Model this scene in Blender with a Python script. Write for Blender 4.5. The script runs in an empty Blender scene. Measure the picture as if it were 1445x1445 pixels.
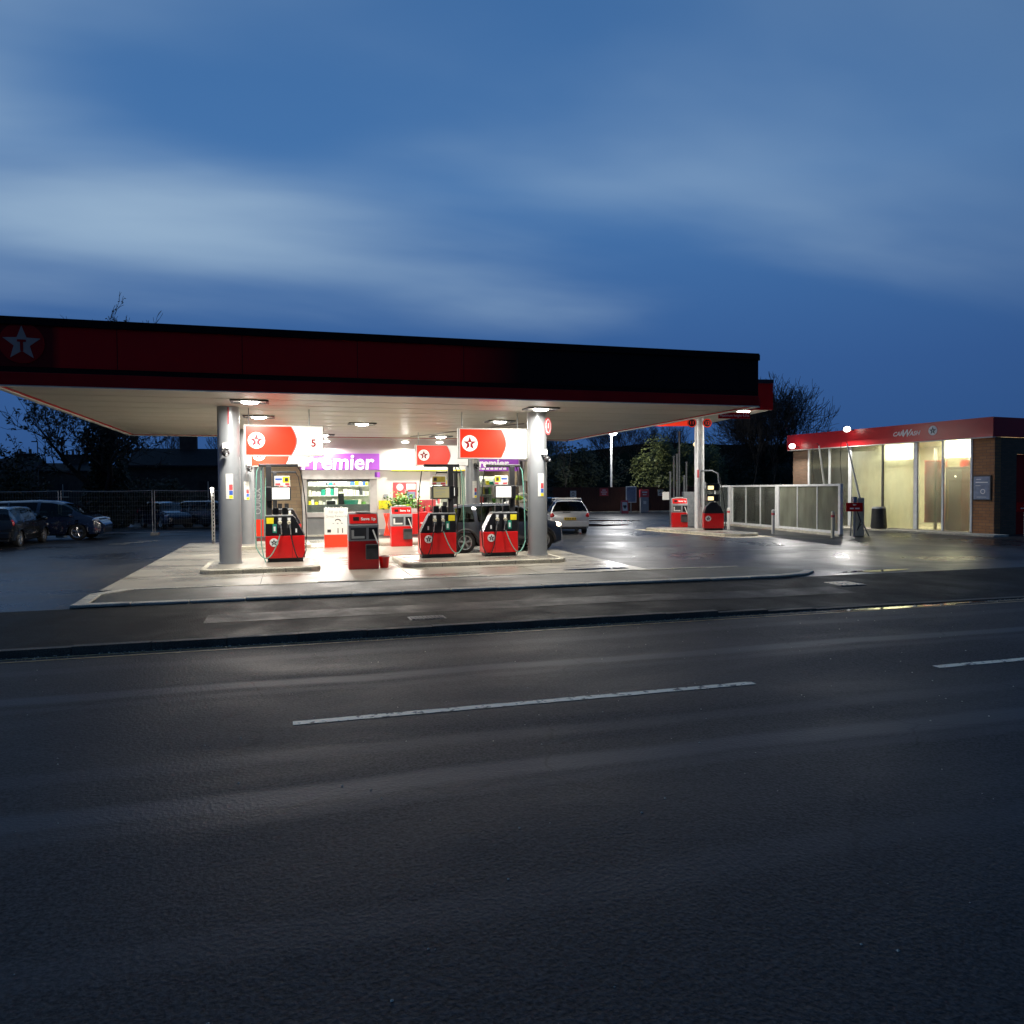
import bpy, bmesh, math, random
from mathutils import Vector, Matrix
R = math.radians
random.seed(7)
sc = bpy.context.scene
COL = sc.collection

# ------------------------------------------------------------------ camera
cam = bpy.data.cameras.new('camera'); co = bpy.data.objects.new('camera', cam); COL.objects.link(co)
yaw, pitch, roll = R(-16.31), R(-1.644), R(-.368)
fw = Vector((0, math.cos(pitch), math.sin(pitch))); up = Vector((0, -math.sin(pitch), math.cos(pitch))); rt = Vector((1, 0, 0))
r2 = rt*math.cos(roll) + up*math.sin(roll); u2 = up*math.cos(roll) - rt*math.sin(roll)
Z = Matrix.Rotation(yaw, 3, 'Z'); r2, u2, fw = Z@r2, Z@u2, Z@fw
co.matrix_world = Matrix(((r2.x, u2.x, -fw.x, 0), (r2.y, u2.y, -fw.y, 0), (r2.z, u2.z, -fw.z, 1.9), (0, 0, 0, 1)))
cam.sensor_width = 36; cam.lens = 36*1084/1445; cam.clip_start = .05; cam.clip_end = 3000
sc.camera = co

# ------------------------------------------------------------------ sky (dusk), weak broad sun, exposure
w = bpy.data.worlds.new('World'); sc.world = w; w.use_nodes = True
nt = w.node_tree; nt.nodes.clear(); N = nt.nodes.new; Lk = nt.links.new
out = N('ShaderNodeOutputWorld'); bg = N('ShaderNodeBackground'); Lk(bg.outputs[0], out.inputs[0])
sky = N('ShaderNodeTexSky'); sky.sky_type = 'NISHITA'; sky.sun_disc = False
sky.sun_elevation = R(1.0); sky.sun_rotation = R(-75); sky.ozone_density = 6; sky.dust_density = .5
SKYW = 0.0
tc = N('ShaderNodeTexCoord'); sep = N('ShaderNodeSeparateXYZ'); Lk(tc.outputs['Generated'], sep.inputs[0])
def math_(op, a, b=None, clamp=False):
    n = N('ShaderNodeMath'); n.operation = op; n.use_clamp = clamp
    for i, v in enumerate((a, b)):
        if v is None: continue
        if isinstance(v, (int, float)): n.inputs[i].default_value = v
        else: Lk(v, n.inputs[i])
    return n.outputs[0]
zz = math_('MAXIMUM', sep.outputs[2], 0.0)
den = math_('ADD', zz, .16)
cx_ = math_('DIVIDE', sep.outputs[0], den); cy_ = math_('DIVIDE', sep.outputs[1], den)
comb = N('ShaderNodeCombineXYZ'); Lk(cx_, comb.inputs[0]); Lk(cy_, comb.inputs[1])
mp = N('ShaderNodeMapping'); mp.inputs['Rotation'].default_value = (0, 0, R(50)); mp.inputs['Scale'].default_value = (.55, 1.25, 1); mp.inputs['Location'].default_value = (1.35, .4, 0)
Lk(comb.outputs[0], mp.inputs[0])
n1 = N('ShaderNodeTexNoise'); n1.noise_dimensions = '4D'; n1.inputs['W'].default_value = SKYW; n1.inputs['Scale'].default_value = .8; n1.inputs['Detail'].default_value = 5; n1.inputs['Roughness'].default_value = .43; n1.inputs['Distortion'].default_value = .35
Lk(mp.outputs[0], n1.inputs[0])
cr = N('ShaderNodeValToRGB'); cr.color_ramp.interpolation = 'EASE'
cr.color_ramp.elements[0].position = .40; cr.color_ramp.elements[0].color = (0, 0, 0, 1)
cr.color_ramp.elements[1].position = .70; cr.color_ramp.elements[1].color = (1, 1, 1, 1)
Lk(n1.outputs[0], cr.inputs[0])
# clear dusk blue by elevation, a little Nishita on top of it
el = N('ShaderNodeValToRGB'); Lk(sep.outputs[2], el.inputs[0])
el.color_ramp.elements[0].position = 0.0; el.color_ramp.elements[0].color = (.026, .080, .235, 1)
el.color_ramp.elements[1].position = .6; el.color_ramp.elements[1].color = (.045, .135, .33, 1)
e = el.color_ramp.elements.new(.15); e.color = (.036, .104, .29, 1)
e = el.color_ramp.elements.new(.36); e.color = (.060, .172, .40, 1)
skm = N('ShaderNodeMixRGB'); skm.blend_type = 'ADD'; skm.inputs[0].default_value = .006
Lk(el.outputs[0], skm.inputs[1]); Lk(sky.outputs[0], skm.inputs[2])
# high cloud still catching the last light towards the sunset side
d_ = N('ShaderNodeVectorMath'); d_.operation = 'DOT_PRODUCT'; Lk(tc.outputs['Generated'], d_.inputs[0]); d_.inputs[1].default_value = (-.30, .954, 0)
wst = N('ShaderNodeMapRange'); wst.inputs[1].default_value = .35; wst.inputs[2].default_value = 1.0; wst.inputs[3].default_value = .25; wst.inputs[4].default_value = 1.0; Lk(d_.outputs['Value'], wst.inputs[0])
wc = math_('MULTIPLY', wst.outputs[0], cr.outputs[0], True)
hz = N('ShaderNodeMapRange'); hz.inputs[1].default_value = .10; hz.inputs[2].default_value = .26; Lk(sep.outputs[2], hz.inputs[0])
cm = math_('MULTIPLY', wc, hz.outputs[0], True)
mx = N('ShaderNodeMixRGB'); Lk(cm, mx.inputs[0]); Lk(skm.outputs[0], mx.inputs[1]); mx.inputs[2].default_value = (.33, .47, .63, 1)
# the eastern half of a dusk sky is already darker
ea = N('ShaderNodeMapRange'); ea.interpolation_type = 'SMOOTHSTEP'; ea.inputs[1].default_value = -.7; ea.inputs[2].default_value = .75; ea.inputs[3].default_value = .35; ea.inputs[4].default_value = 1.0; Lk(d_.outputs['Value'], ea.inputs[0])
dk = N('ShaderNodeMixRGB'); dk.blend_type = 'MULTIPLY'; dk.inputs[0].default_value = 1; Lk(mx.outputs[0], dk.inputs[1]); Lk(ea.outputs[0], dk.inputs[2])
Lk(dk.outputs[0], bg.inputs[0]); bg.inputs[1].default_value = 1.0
sun = bpy.data.lights.new('sun', 'SUN'); so = bpy.data.objects.new('sun', sun); COL.objects.link(so)
sun.energy = .02; sun.angle = R(40); sun.color = (.75, .85, 1); so.rotation_euler = (R(70), 0, R(-75))
sc.view_settings.view_transform = 'Standard'; sc.view_settings.look = 'None'; sc.view_settings.exposure = 0; sc.view_settings.gamma = 1
cy = sc.cycles; cy.use_denoising = True; cy.sample_clamp_indirect = 4; cy.sample_clamp_direct = 0; cy.max_bounces = 8; cy.transparent_max_bounces = 24
cy.caustics_reflective = False; cy.caustics_refractive = False
try: cy.denoiser = 'OPENIMAGEDENOISE'
except Exception: pass

# ------------------------------------------------------------------ materials
MATS = {}
def pmat(name, col, rough=.5, metal=0, var=.12, scale=6, bump=0, bscale=None, emit=0, spec=.5, rvar=0, coords='Object', stretch=None, coat=0):
    if name in MATS: return MATS[name]
    m = bpy.data.materials.new(name); m.use_nodes = True; t = m.node_tree; b = t.nodes['Principled BSDF']
    b.inputs['Roughness'].default_value = rough; b.inputs['Metallic'].default_value = metal
    b.inputs['Specular IOR Level'].default_value = spec; b.inputs['Coat Weight'].default_value = coat
    tcn = t.nodes.new('ShaderNodeTexCoord'); src = tcn.outputs[coords]
    if stretch:
        mpn = t.nodes.new('ShaderNodeMapping'); mpn.inputs['Scale'].default_value = stretch; t.links.new(src, mpn.inputs[0]); src = mpn.outputs[0]
    no = t.nodes.new('ShaderNodeTexNoise'); no.inputs['Scale'].default_value = scale; no.inputs['Detail'].default_value = 5; t.links.new(src, no.inputs[0])
    rp = t.nodes.new('ShaderNodeValToRGB'); t.links.new(no.outputs[0], rp.inputs[0])
    rp.color_ramp.elements[0].position = .3; rp.color_ramp.elements[1].position = .7
    rp.color_ramp.elements[0].color = (*[max(0, c*(1-var)) for c in col], 1); rp.color_ramp.elements[1].color = (*[min(1, c*(1+var)) for c in col], 1)
    t.links.new(rp.outputs[0], b.inputs['Base Color'])
    if rvar:
        mr = t.nodes.new('ShaderNodeMapRange'); t.links.new(no.outputs[0], mr.inputs[0])
        mr.inputs[1].default_value = .3; mr.inputs[2].default_value = .7; mr.inputs[3].default_value = max(.02, rough-rvar); mr.inputs[4].default_value = min(1, rough+rvar)
        t.links.new(mr.outputs[0], b.inputs['Roughness'])
    if bump:
        n2 = t.nodes.new('ShaderNodeTexNoise'); n2.inputs['Scale'].default_value = bscale or scale*8; n2.inputs['Detail'].default_value = 3; t.links.new(src, n2.inputs[0])
        bp = t.nodes.new('ShaderNodeBump'); bp.inputs['Strength'].default_value = bump; bp.inputs['Distance'].default_value = .01
        t.links.new(n2.outputs[0], bp.inputs['Height']); t.links.new(bp.outputs[0], b.inputs['Normal'])
    if emit:
        t.links.new(rp.outputs[0], b.inputs['Emission Color']); b.inputs['Emission Strength'].default_value = emit
    MATS[name] = m; return m
def emat(name, col, strength):
    m = bpy.data.materials.new(name); m.use_nodes = True; b = m.node_tree.nodes['Principled BSDF']
    b.inputs['Base Color'].default_value = (*col, 1); b.inputs['Emission Color'].default_value = (*col, 1); b.inputs['Emission Strength'].default_value = strength
    MATS[name] = m; return m
def glassmat(name, tint, gloss=.12, rough=.03, haze=0, hazecol=(.6, .6, .5)):
    m = bpy.data.materials.new(name); m.use_nodes = True; t = m.node_tree; t.nodes.clear()
    o = t.nodes.new('ShaderNodeOutputMaterial'); tr = t.nodes.new('ShaderNodeBsdfTransparent'); tr.inputs[0].default_value = (*tint, 1)
    gl = t.nodes.new('ShaderNodeBsdfGlossy'); gl.inputs['Roughness'].default_value = rough
    fr = t.nodes.new('ShaderNodeFresnel'); fr.inputs[0].default_value = 1.5
    m1 = t.nodes.new('ShaderNodeMixShader'); first = tr.outputs[0]
    if haze:
        tl = t.nodes.new('ShaderNodeBsdfTranslucent'); tl.inputs[0].default_value = (*hazecol, 1); df = t.nodes.new('ShaderNodeBsdfDiffuse'); df.inputs[0].default_value = (*hazecol, 1)
        ma = t.nodes.new('ShaderNodeMixShader'); ma.inputs[0].default_value = .35; t.links.new(tl.outputs[0], ma.inputs[1]); t.links.new(df.outputs[0], ma.inputs[2])
        no = t.nodes.new('ShaderNodeTexNoise'); no.inputs['Scale'].default_value = 1.7; no.inputs['Detail'].default_value = 4
        tcn = t.nodes.new('ShaderNodeTexCoord'); mpn = t.nodes.new('ShaderNodeMapping'); mpn.inputs['Scale'].default_value = (1, 1, .35); t.links.new(tcn.outputs['Object'], mpn.inputs[0]); t.links.new(mpn.outputs[0], no.inputs[0])
        mr = t.nodes.new('ShaderNodeMapRange'); mr.inputs[1].default_value = .3; mr.inputs[2].default_value = .7; mr.inputs[3].default_value = haze*.7; mr.inputs[4].default_value = min(1, haze*1.25); t.links.new(no.outputs[0], mr.inputs[0])
        mh = t.nodes.new('ShaderNodeMixShader'); t.links.new(mr.outputs[0], mh.inputs[0]); t.links.new(tr.outputs[0], mh.inputs[1]); t.links.new(ma.outputs[0], mh.inputs[2]); first = mh.outputs[0]
    t.links.new(fr.outputs[0], m1.inputs[0]); t.links.new(first, m1.inputs[1]); t.links.new(gl.outputs[0], m1.inputs[2]); t.links.new(m1.outputs[0], o.inputs[0])
    MATS[name] = m; return m
def brickmat(name, c1, c2, mortar, scale=1, bw=.22, bh=.075, rough=.85):
    m = bpy.data.materials.new(name); m.use_nodes = True; t = m.node_tree; b = t.nodes['Principled BSDF']
    tcn = t.nodes.new('ShaderNodeTexCoord'); s = t.nodes.new('ShaderNodeSeparateXYZ'); c = t.nodes.new('ShaderNodeCombineXYZ'); t.links.new(tcn.outputs['Object'], s.inputs[0])
    ad = t.nodes.new('ShaderNodeMath'); ad.operation = 'ADD'; t.links.new(s.outputs[0], ad.inputs[0]); t.links.new(s.outputs[1], ad.inputs[1])
    t.links.new(ad.outputs[0], c.inputs[0]); t.links.new(s.outputs[2], c.inputs[1])
    br = t.nodes.new('ShaderNodeTexBrick'); t.links.new(c.outputs[0], br.inputs[0]); br.inputs['Scale'].default_value = scale
    br.inputs['Color1'].default_value = (*c1, 1); br.inputs['Color2'].default_value = (*c2, 1); br.inputs['Mortar'].default_value = (*mortar, 1)
    br.inputs['Mortar Size'].default_value = .008; br.inputs['Brick Width'].default_value = bw; br.inputs['Row Height'].default_value = bh
    t.links.new(br.outputs[0], b.inputs['Base Color']); b.inputs['Roughness'].default_value = rough
    bp = t.nodes.new('ShaderNodeBump'); bp.inputs['Strength'].default_value = .5; bp.inputs['Distance'].default_value = .01; bp.invert = True
    t.links.new(br.outputs['Fac'], bp.inputs['Height']); t.links.new(bp.outputs[0], b.inputs['Normal'])
    MATS[name] = m; return m
def groundmat(name, col, rough_lo, rough_hi, patch=.35, bump=.5, bands=(), bandcol=1.5, fine=190, stretch=(1, 1, 1), speck=.5, wet=.5, spec=.5, cracks=0):
    """wet tarmac / concrete: large damp patches drive roughness, fine aggregate drives bump, polished wheel tracks along X."""
    m = bpy.data.materials.new(name); m.use_nodes = True; t = m.node_tree; b = t.nodes['Principled BSDF']; ln = t.links.new; nn = t.nodes.new
    g = nn('ShaderNodeNewGeometry'); mpn = nn('ShaderNodeMapping'); mpn.inputs['Scale'].default_value = stretch; ln(g.outputs['Position'], mpn.inputs[0])
    big = nn('ShaderNodeTexNoise'); big.inputs['Scale'].default_value = patch; big.inputs['Detail'].default_value = 6; big.inputs['Roughness'].default_value = .62; big.inputs['Distortion'].default_value = .4; ln(mpn.outputs[0], big.inputs[0])
    fin = nn('ShaderNodeTexNoise'); fin.inputs['Scale'].default_value = fine; fin.inputs['Detail'].default_value = 2; ln(g.outputs['Position'], fin.inputs[0])
    vor = nn('ShaderNodeTexVoronoi'); vor.inputs['Scale'].default_value = fine*.55; ln(g.outputs['Position'], vor.inputs[0])
    wp = nn('ShaderNodeMapRange'); wp.inputs[1].default_value = .5-wet*.25; wp.inputs[2].default_value = .5+.25; ln(big.outputs[0], wp.inputs[0])
    base = wp.outputs[0]
    if bands:
        s = nn('ShaderNodeSeparateXYZ'); ln(g.outputs['Position'], s.inputs[0])
        wob = nn('ShaderNodeTexNoise'); wob.inputs['Scale'].default_value = .35; ln(g.outputs['Position'], wob.inputs[0])
        wy = nn('ShaderNodeMath'); wy.operation = 'MULTIPLY_ADD'; wy.inputs[1].default_value = .35; ln(wob.outputs[0], wy.inputs[0]); ln(s.outputs[1], wy.inputs[2])
        acc = None
        for (y0, hw, k) in bands:
            d = nn('ShaderNodeMath'); d.operation = 'SUBTRACT'; ln(wy.outputs[0], d.inputs[0]); d.inputs[1].default_value = y0+.17
            ab = nn('ShaderNodeMath'); ab.operation = 'ABSOLUTE'; ln(d.outputs[0], ab.inputs[0])
            mr = nn('ShaderNodeMapRange'); mr.interpolation_type = 'SMOOTHSTEP'; mr.inputs[1].default_value = hw*.35; mr.inputs[2].default_value = hw; mr.inputs[3].default_value = k; mr.inputs[4].default_value = 0; ln(ab.outputs[0], mr.inputs[0])
            if acc is None: acc = mr.outputs[0]
            else:
                a2 = nn('ShaderNodeMath'); a2.operation = 'ADD'; a2.use_clamp = True; ln(acc, a2.inputs[0]); ln(mr.outputs[0], a2.inputs[1]); acc = a2.outputs[0]
    # colour
    c0 = nn('ShaderNodeMixRGB'); c0.inputs[1].default_value = (*[c*.72 for c in col], 1); c0.inputs[2].default_value = (*[c*1.22 for c in col], 1); ln(base, c0.inputs[0])
    c1 = nn('ShaderNodeMixRGB'); c1.blend_type = 'MULTIPLY'; c1.inputs[0].default_value = speck; ln(c0.outputs[0], c1.inputs[1])
    rp = nn('ShaderNodeValToRGB'); rp.color_ramp.elements[0].position = .3; rp.color_ramp.elements[0].color = (.25, .25, .25, 1); rp.color_ramp.elements[1].position = .72; rp.color_ramp.elements[1].color = (2.1, 2.05, 1.95, 1); ln(fin.outputs[0], rp.inputs[0]); ln(rp.outputs[0], c1.inputs[2])
    last = c1.outputs[0]
    rr = nn('ShaderNodeMapRange'); rr.inputs[3].default_value = rough_lo; rr.inputs[4].default_value = rough_hi; ln(base, rr.inputs[0]); rl = rr.outputs[0]
    if bands:
        c2 = nn('ShaderNodeMixRGB'); c2.inputs[2].default_value = (*[c*bandcol for c in col], 1); ln(acc, c2.inputs[0]); ln(last, c2.inputs[1]); last = c2.outputs[0]
        r2_ = nn('ShaderNodeMixRGB'); r2_.inputs[2].default_value = (rough_lo*.95,)*3+(1,); ln(acc, r2_.inputs[0]); ln(rl, r2_.inputs[1]); rl = r2_.outputs[0]
    if cracks:
        wn = nn('ShaderNodeTexNoise'); wn.inputs['Scale'].default_value = 1.3; wn.inputs['Detail'].default_value = 6; ln(g.outputs['Position'], wn.inputs[0])
        wm = nn('ShaderNodeMixRGB'); wm.blend_type = 'ADD'; wm.inputs[0].default_value = .9; ln(g.outputs['Position'], wm.inputs[1]); ln(wn.outputs['Color'], wm.inputs[2])
        vd = nn('ShaderNodeTexVoronoi'); vd.feature = 'DISTANCE_TO_EDGE'; vd.inputs['Scale'].default_value = .32; ln(wm.outputs[0], vd.inputs[0])
        cm_ = nn('ShaderNodeMapRange'); cm_.inputs[1].default_value = .001; cm_.inputs[2].default_value = .006; cm_.inputs[3].default_value = cracks; cm_.inputs[4].default_value = 0; ln(vd.outputs['Distance'], cm_.inputs[0])
        ck = nn('ShaderNodeMixRGB'); ck.inputs[2].default_value = (*[c*.15 for c in col], 1); ln(cm_.outputs[0], ck.inputs[0]); ln(last, ck.inputs[1]); last = ck.outputs[0]
    b.inputs['Specular IOR Level'].default_value = spec
    ln(last, b.inputs['Base Color']); ln(rl, b.inputs['Roughness'])
    hm = nn('ShaderNodeMath'); hm.operation = 'MULTIPLY_ADD'; hm.inputs[1].default_value = .6; ln(vor.outputs[0], hm.inputs[0]); ln(fin.outputs[0], hm.inputs[2])
    bp = nn('ShaderNodeBump'); bp.inputs['Strength'].default_value = bump; bp.inputs['Distance'].default_value = .006; ln(hm.outputs[0], bp.inputs['Height']); ln(bp.outputs[0], b.inputs['Normal'])
    MATS[name] = m; return m

groundmat('road_tarmac', (.030, .030, .032), .55, .85, .45, .5, bands=((8.42, .2, .75), (8.05, .12, .25), (6.05, .18, .3), (5.28, .22, .7), (5.0, .12, .3), (9.75, .2, .3), (3.6, .2, .25)), bandcol=2.1, stretch=(.35, 1, 1), fine=55, speck=1.0, spec=.22, cracks=.5)
groundmat('forecourt_tarmac', (.030, .031, .034), .24, .62, .28, .5, speck=.6, fine=80, spec=.4)
groundmat('pavement_tarmac', (.0145, .0155, .014), .55, .85, .8, .8, speck=.9, fine=60, spec=.1, cracks=.9)
groundmat('patch_tarmac', (.011, .011, .011), .5, .75, 1.5, .9, speck=.8, fine=60, spec=.22)
groundmat('strip_tarmac', (.075, .075, .058), .45, .7, 1.1, .4, speck=.35)
groundmat('slab_concrete', (.35, .325, .27), .2, .58, .55, .25, fine=60, speck=.3, stretch=(.4, 1, 1))
groundmat('kerb_concrete', (.58, .55, .46), .6, .9, 2.5, .5, fine=70, speck=.4, spec=.15)
groundmat('dark_kerb', (.13, .118, .10), .6, .9, 2.5, .5, fine=70, speck=.5, spec=.15)
pmat('line_paint', (.80, .64, .46), .5, var=.35, scale=14, bump=.4, bscale=160)
_r = [n for n in MATS['line_paint'].node_tree.nodes if n.type == 'VALTORGB'][0].color_ramp.elements; _r[0].position = .36; _r[0].color = (.06, .055, .05, 1); _r[1].position = .47
pmat('yellow_line', (.46, .30, .12), .55, var=.5, scale=10, bump=.3, bscale=150)
pmat('field_ground', (.03, .035, .02), .9, var=.4, scale=.4)
pmat('hill_grass', (.010, .014, .009), 1, var=.4, scale=.05, spec=.0)
pmat('red_fascia', (.44, .008, .012), .5, var=.12, scale=1.5, spec=.12)
pmat('wash_red', (.52, .014, .02), .34, var=.1, scale=1.5)
pmat('fascia_black', (.008, .008, .010), .7, var=.2, spec=.1)
pmat('red_gloss', (.72, .012, .012), .28, var=.08, scale=3, coat=.3)
pmat('black_gloss', (.012, .012, .014), .3, var=.2)
pmat('black_plastic', (.018, .018, .02), .5, var=.3)
pmat('dark_grey', (.06, .062, .065), .5, var=.2)
pmat('cream_soffit', (.56, .535, .46), .42, var=.07, scale=1.2, stretch=(.3, 1, 1))
pmat('white_trim', (.72, .71, .66), .4, var=.06)
pmat('grey_steel', (.33, .345, .36), .38, metal=.35, var=.06, scale=2)
pmat('white_steel', (.78, .79, .78), .42, var=.1)
pmat('galv', (.33, .35, .36), .45, metal=.5, var=.2)
pmat('dull_steel', (.13, .14, .15), .6, metal=.2, var=.2)
pmat('white_plastic', (.78, .77, .72), .45, var=.04)
pmat('cream_plastic', (.70, .66, .50), .45, var=.06)
pmat('grey_plastic', (.34, .35, .36), .5, var=.1)
pmat('silver', (.6, .6, .6), .25, metal=.9, var=.05)
pmat('chrome', (.75, .75, .75), .12, metal=1, var=.02)
pmat('rubber', (.015, .015, .015), .75, var=.3, scale=20)
pmat('green_hose', (.16, .40, .32), .45, var=.12)
pmat('green_plastic', (.02, .28, .19), .45, var=.1)
pmat('yellow', (.85, .72, .02), .5, var=.05)
pmat('ochre', (.42, .33, .05), .5, var=.2, scale=12)
pmat('blue', (.05, .13, .5), .5, var=.08)
pmat('pinkred', (.6, .08, .09), .5, var=.08)
pmat('text_dark', (.03, .03, .035), .6, var=.05)
pmat('text_red', (.5, .01, .03), .5, var=.05)
pmat('text_white', (.82, .82, .8), .45, var=.03)
pmat('text_grey', (.38, .40, .40), .5, var=.05)
pmat('purple', (.36, .09, .50), .4, var=.06, scale=1, emit=.55)
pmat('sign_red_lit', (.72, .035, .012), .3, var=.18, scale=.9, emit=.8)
pmat('sign_white_lit', (.8, .79, .72), .4, var=.04, emit=.85)
pmat('star_white', (.50, .36, .32), .5, var=.08)
pmat('cladding', (.74, .72, .65), .5, var=.05, scale=2)
pmat('cream_wall', (.56, .54, .42), .7, var=.1, scale=2)
pmat('door_metal', (.52, .50, .47), .45, metal=.2, var=.06)
pmat('door_panel', (.24, .25, .25), .5, var=.08)
pmat('wood_fence', (.075, .028, .018), .8, var=.35, scale=5, stretch=(8, 8, .6))
pmat('bark', (.028, .024, .020), .95, var=.4, scale=9, bump=.6)
pmat('dead_leaf', (.030, .026, .014), .8, var=.4, scale=3)
pmat('ivy', (.016, .024, .010), .7, var=.5, scale=3)
pmat('bush_leaf', (.085, .10, .022), .6, var=.45, scale=1.6)
pmat('veg_leaf', (.12, .30, .05), .55, var=.5, scale=9)
pmat('lime', (.35, .55, .03), .5, var=.2)
pmat('stone_dark', (.05, .047, .044), .9, var=.25, scale=3, bump=.5)
pmat('slate', (.022, .023, .026), .85, var=.25, scale=6, spec=.15)
pmat('paint_black_blue', (.045, .055, .072), .16, var=.1, coat=1)
pmat('paint_navy', (.012, .02, .05), .16, var=.1, coat=1)
pmat('paint_black', (.012, .013, .014), .16, var=.1, coat=1)
pmat('paint_red', (.16, .012, .012), .2, var=.1, coat=1)
pmat('paint_silver', (.62, .63, .64), .26, metal=.4, var=.05, coat=.8)
pmat('paint_blue_grey', (.06, .09, .14), .22, var=.1, coat=.8)
pmat('tail_red', (.42, .01, .012), .2, var=.1, coat=.8)
pmat('plate_yellow', (.62, .42, .03), .5, var=.06)
pmat('lampglass', (.7, .72, .75), .08, metal=.55, var=.15, scale=18)
pmat('red_brush', (.42, .04, .03), .9, var=.35, scale=14, bump=1, bscale=60)
pmat('info_blue', (.20, .25, .36), .45, var=.22, scale=7)
pmat('water', (.02, .022, .025), .03, var=.1, spec=.6)
glassmat('shop_glass', (.9, .95, .92), rough=.02)
glassmat('car_glass', (.34, .38, .36), rough=.02)
glassmat('misted', (.9, .9, .8), rough=.1, haze=.25, hazecol=(.62, .63, .52))
glassmat('frosted', (.86, .85, .72), rough=.15, haze=.58, hazecol=(.66, .68, .56))
glassmat('clear_screen', (.80, .84, .80), rough=.06, haze=.28, hazecol=(.5, .52, .45))
glassmat('screen_glass', (.78, .80, .74), rough=.12, haze=.62, hazecol=(.62, .64, .52))
brickmat('brick_buff', (.36, .27, .16), (.28, .20, .12), (.22, .18, .13), bw=.44, bh=.15)
brickmat('brick_dark', (.22, .13, .08), (.16, .10, .06), (.12, .10, .08))
brickmat('brick_orange', (.46, .22, .09), (.36, .16, .07), (.16, .12, .09), bw=.3, bh=.12)
emat('lamp_lens', (1, .97, .9), 30); emat('lamp_lens_soft', (1, .95, .84), 8); emat('tube_light', (1, .96, .72), 14); emat('head_lit', (1, .85, .6), 4); emat('lamp_warm', (1, .8, .4), 1.6); emat('screen_lit', (.95, .94, .88), .8)
emat('screen_dim', (.42, .38, .20), .35)

# fascia face: red fading to black towards the right
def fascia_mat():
    m = bpy.data.materials.new('fascia_fade'); m.use_nodes = True; t = m.node_tree; b = t.nodes['Principled BSDF']
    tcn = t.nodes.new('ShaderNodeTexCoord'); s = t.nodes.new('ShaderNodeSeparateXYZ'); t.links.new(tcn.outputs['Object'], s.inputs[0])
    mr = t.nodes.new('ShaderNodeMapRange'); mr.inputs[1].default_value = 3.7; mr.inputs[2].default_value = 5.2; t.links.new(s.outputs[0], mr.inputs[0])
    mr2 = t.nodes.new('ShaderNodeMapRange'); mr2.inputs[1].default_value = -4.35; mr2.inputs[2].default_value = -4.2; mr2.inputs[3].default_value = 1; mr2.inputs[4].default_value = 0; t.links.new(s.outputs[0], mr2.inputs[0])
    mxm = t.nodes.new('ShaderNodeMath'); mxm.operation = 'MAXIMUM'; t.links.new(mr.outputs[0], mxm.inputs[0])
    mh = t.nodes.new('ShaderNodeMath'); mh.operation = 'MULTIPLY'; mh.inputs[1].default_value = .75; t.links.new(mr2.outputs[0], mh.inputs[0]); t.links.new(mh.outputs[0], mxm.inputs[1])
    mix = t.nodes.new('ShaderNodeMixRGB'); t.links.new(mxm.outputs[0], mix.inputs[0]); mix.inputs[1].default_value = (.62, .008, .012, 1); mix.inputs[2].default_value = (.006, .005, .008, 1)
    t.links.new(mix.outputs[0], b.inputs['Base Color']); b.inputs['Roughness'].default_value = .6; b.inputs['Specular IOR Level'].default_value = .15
    MATS['fascia_fade'] = m
fascia_mat()

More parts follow.
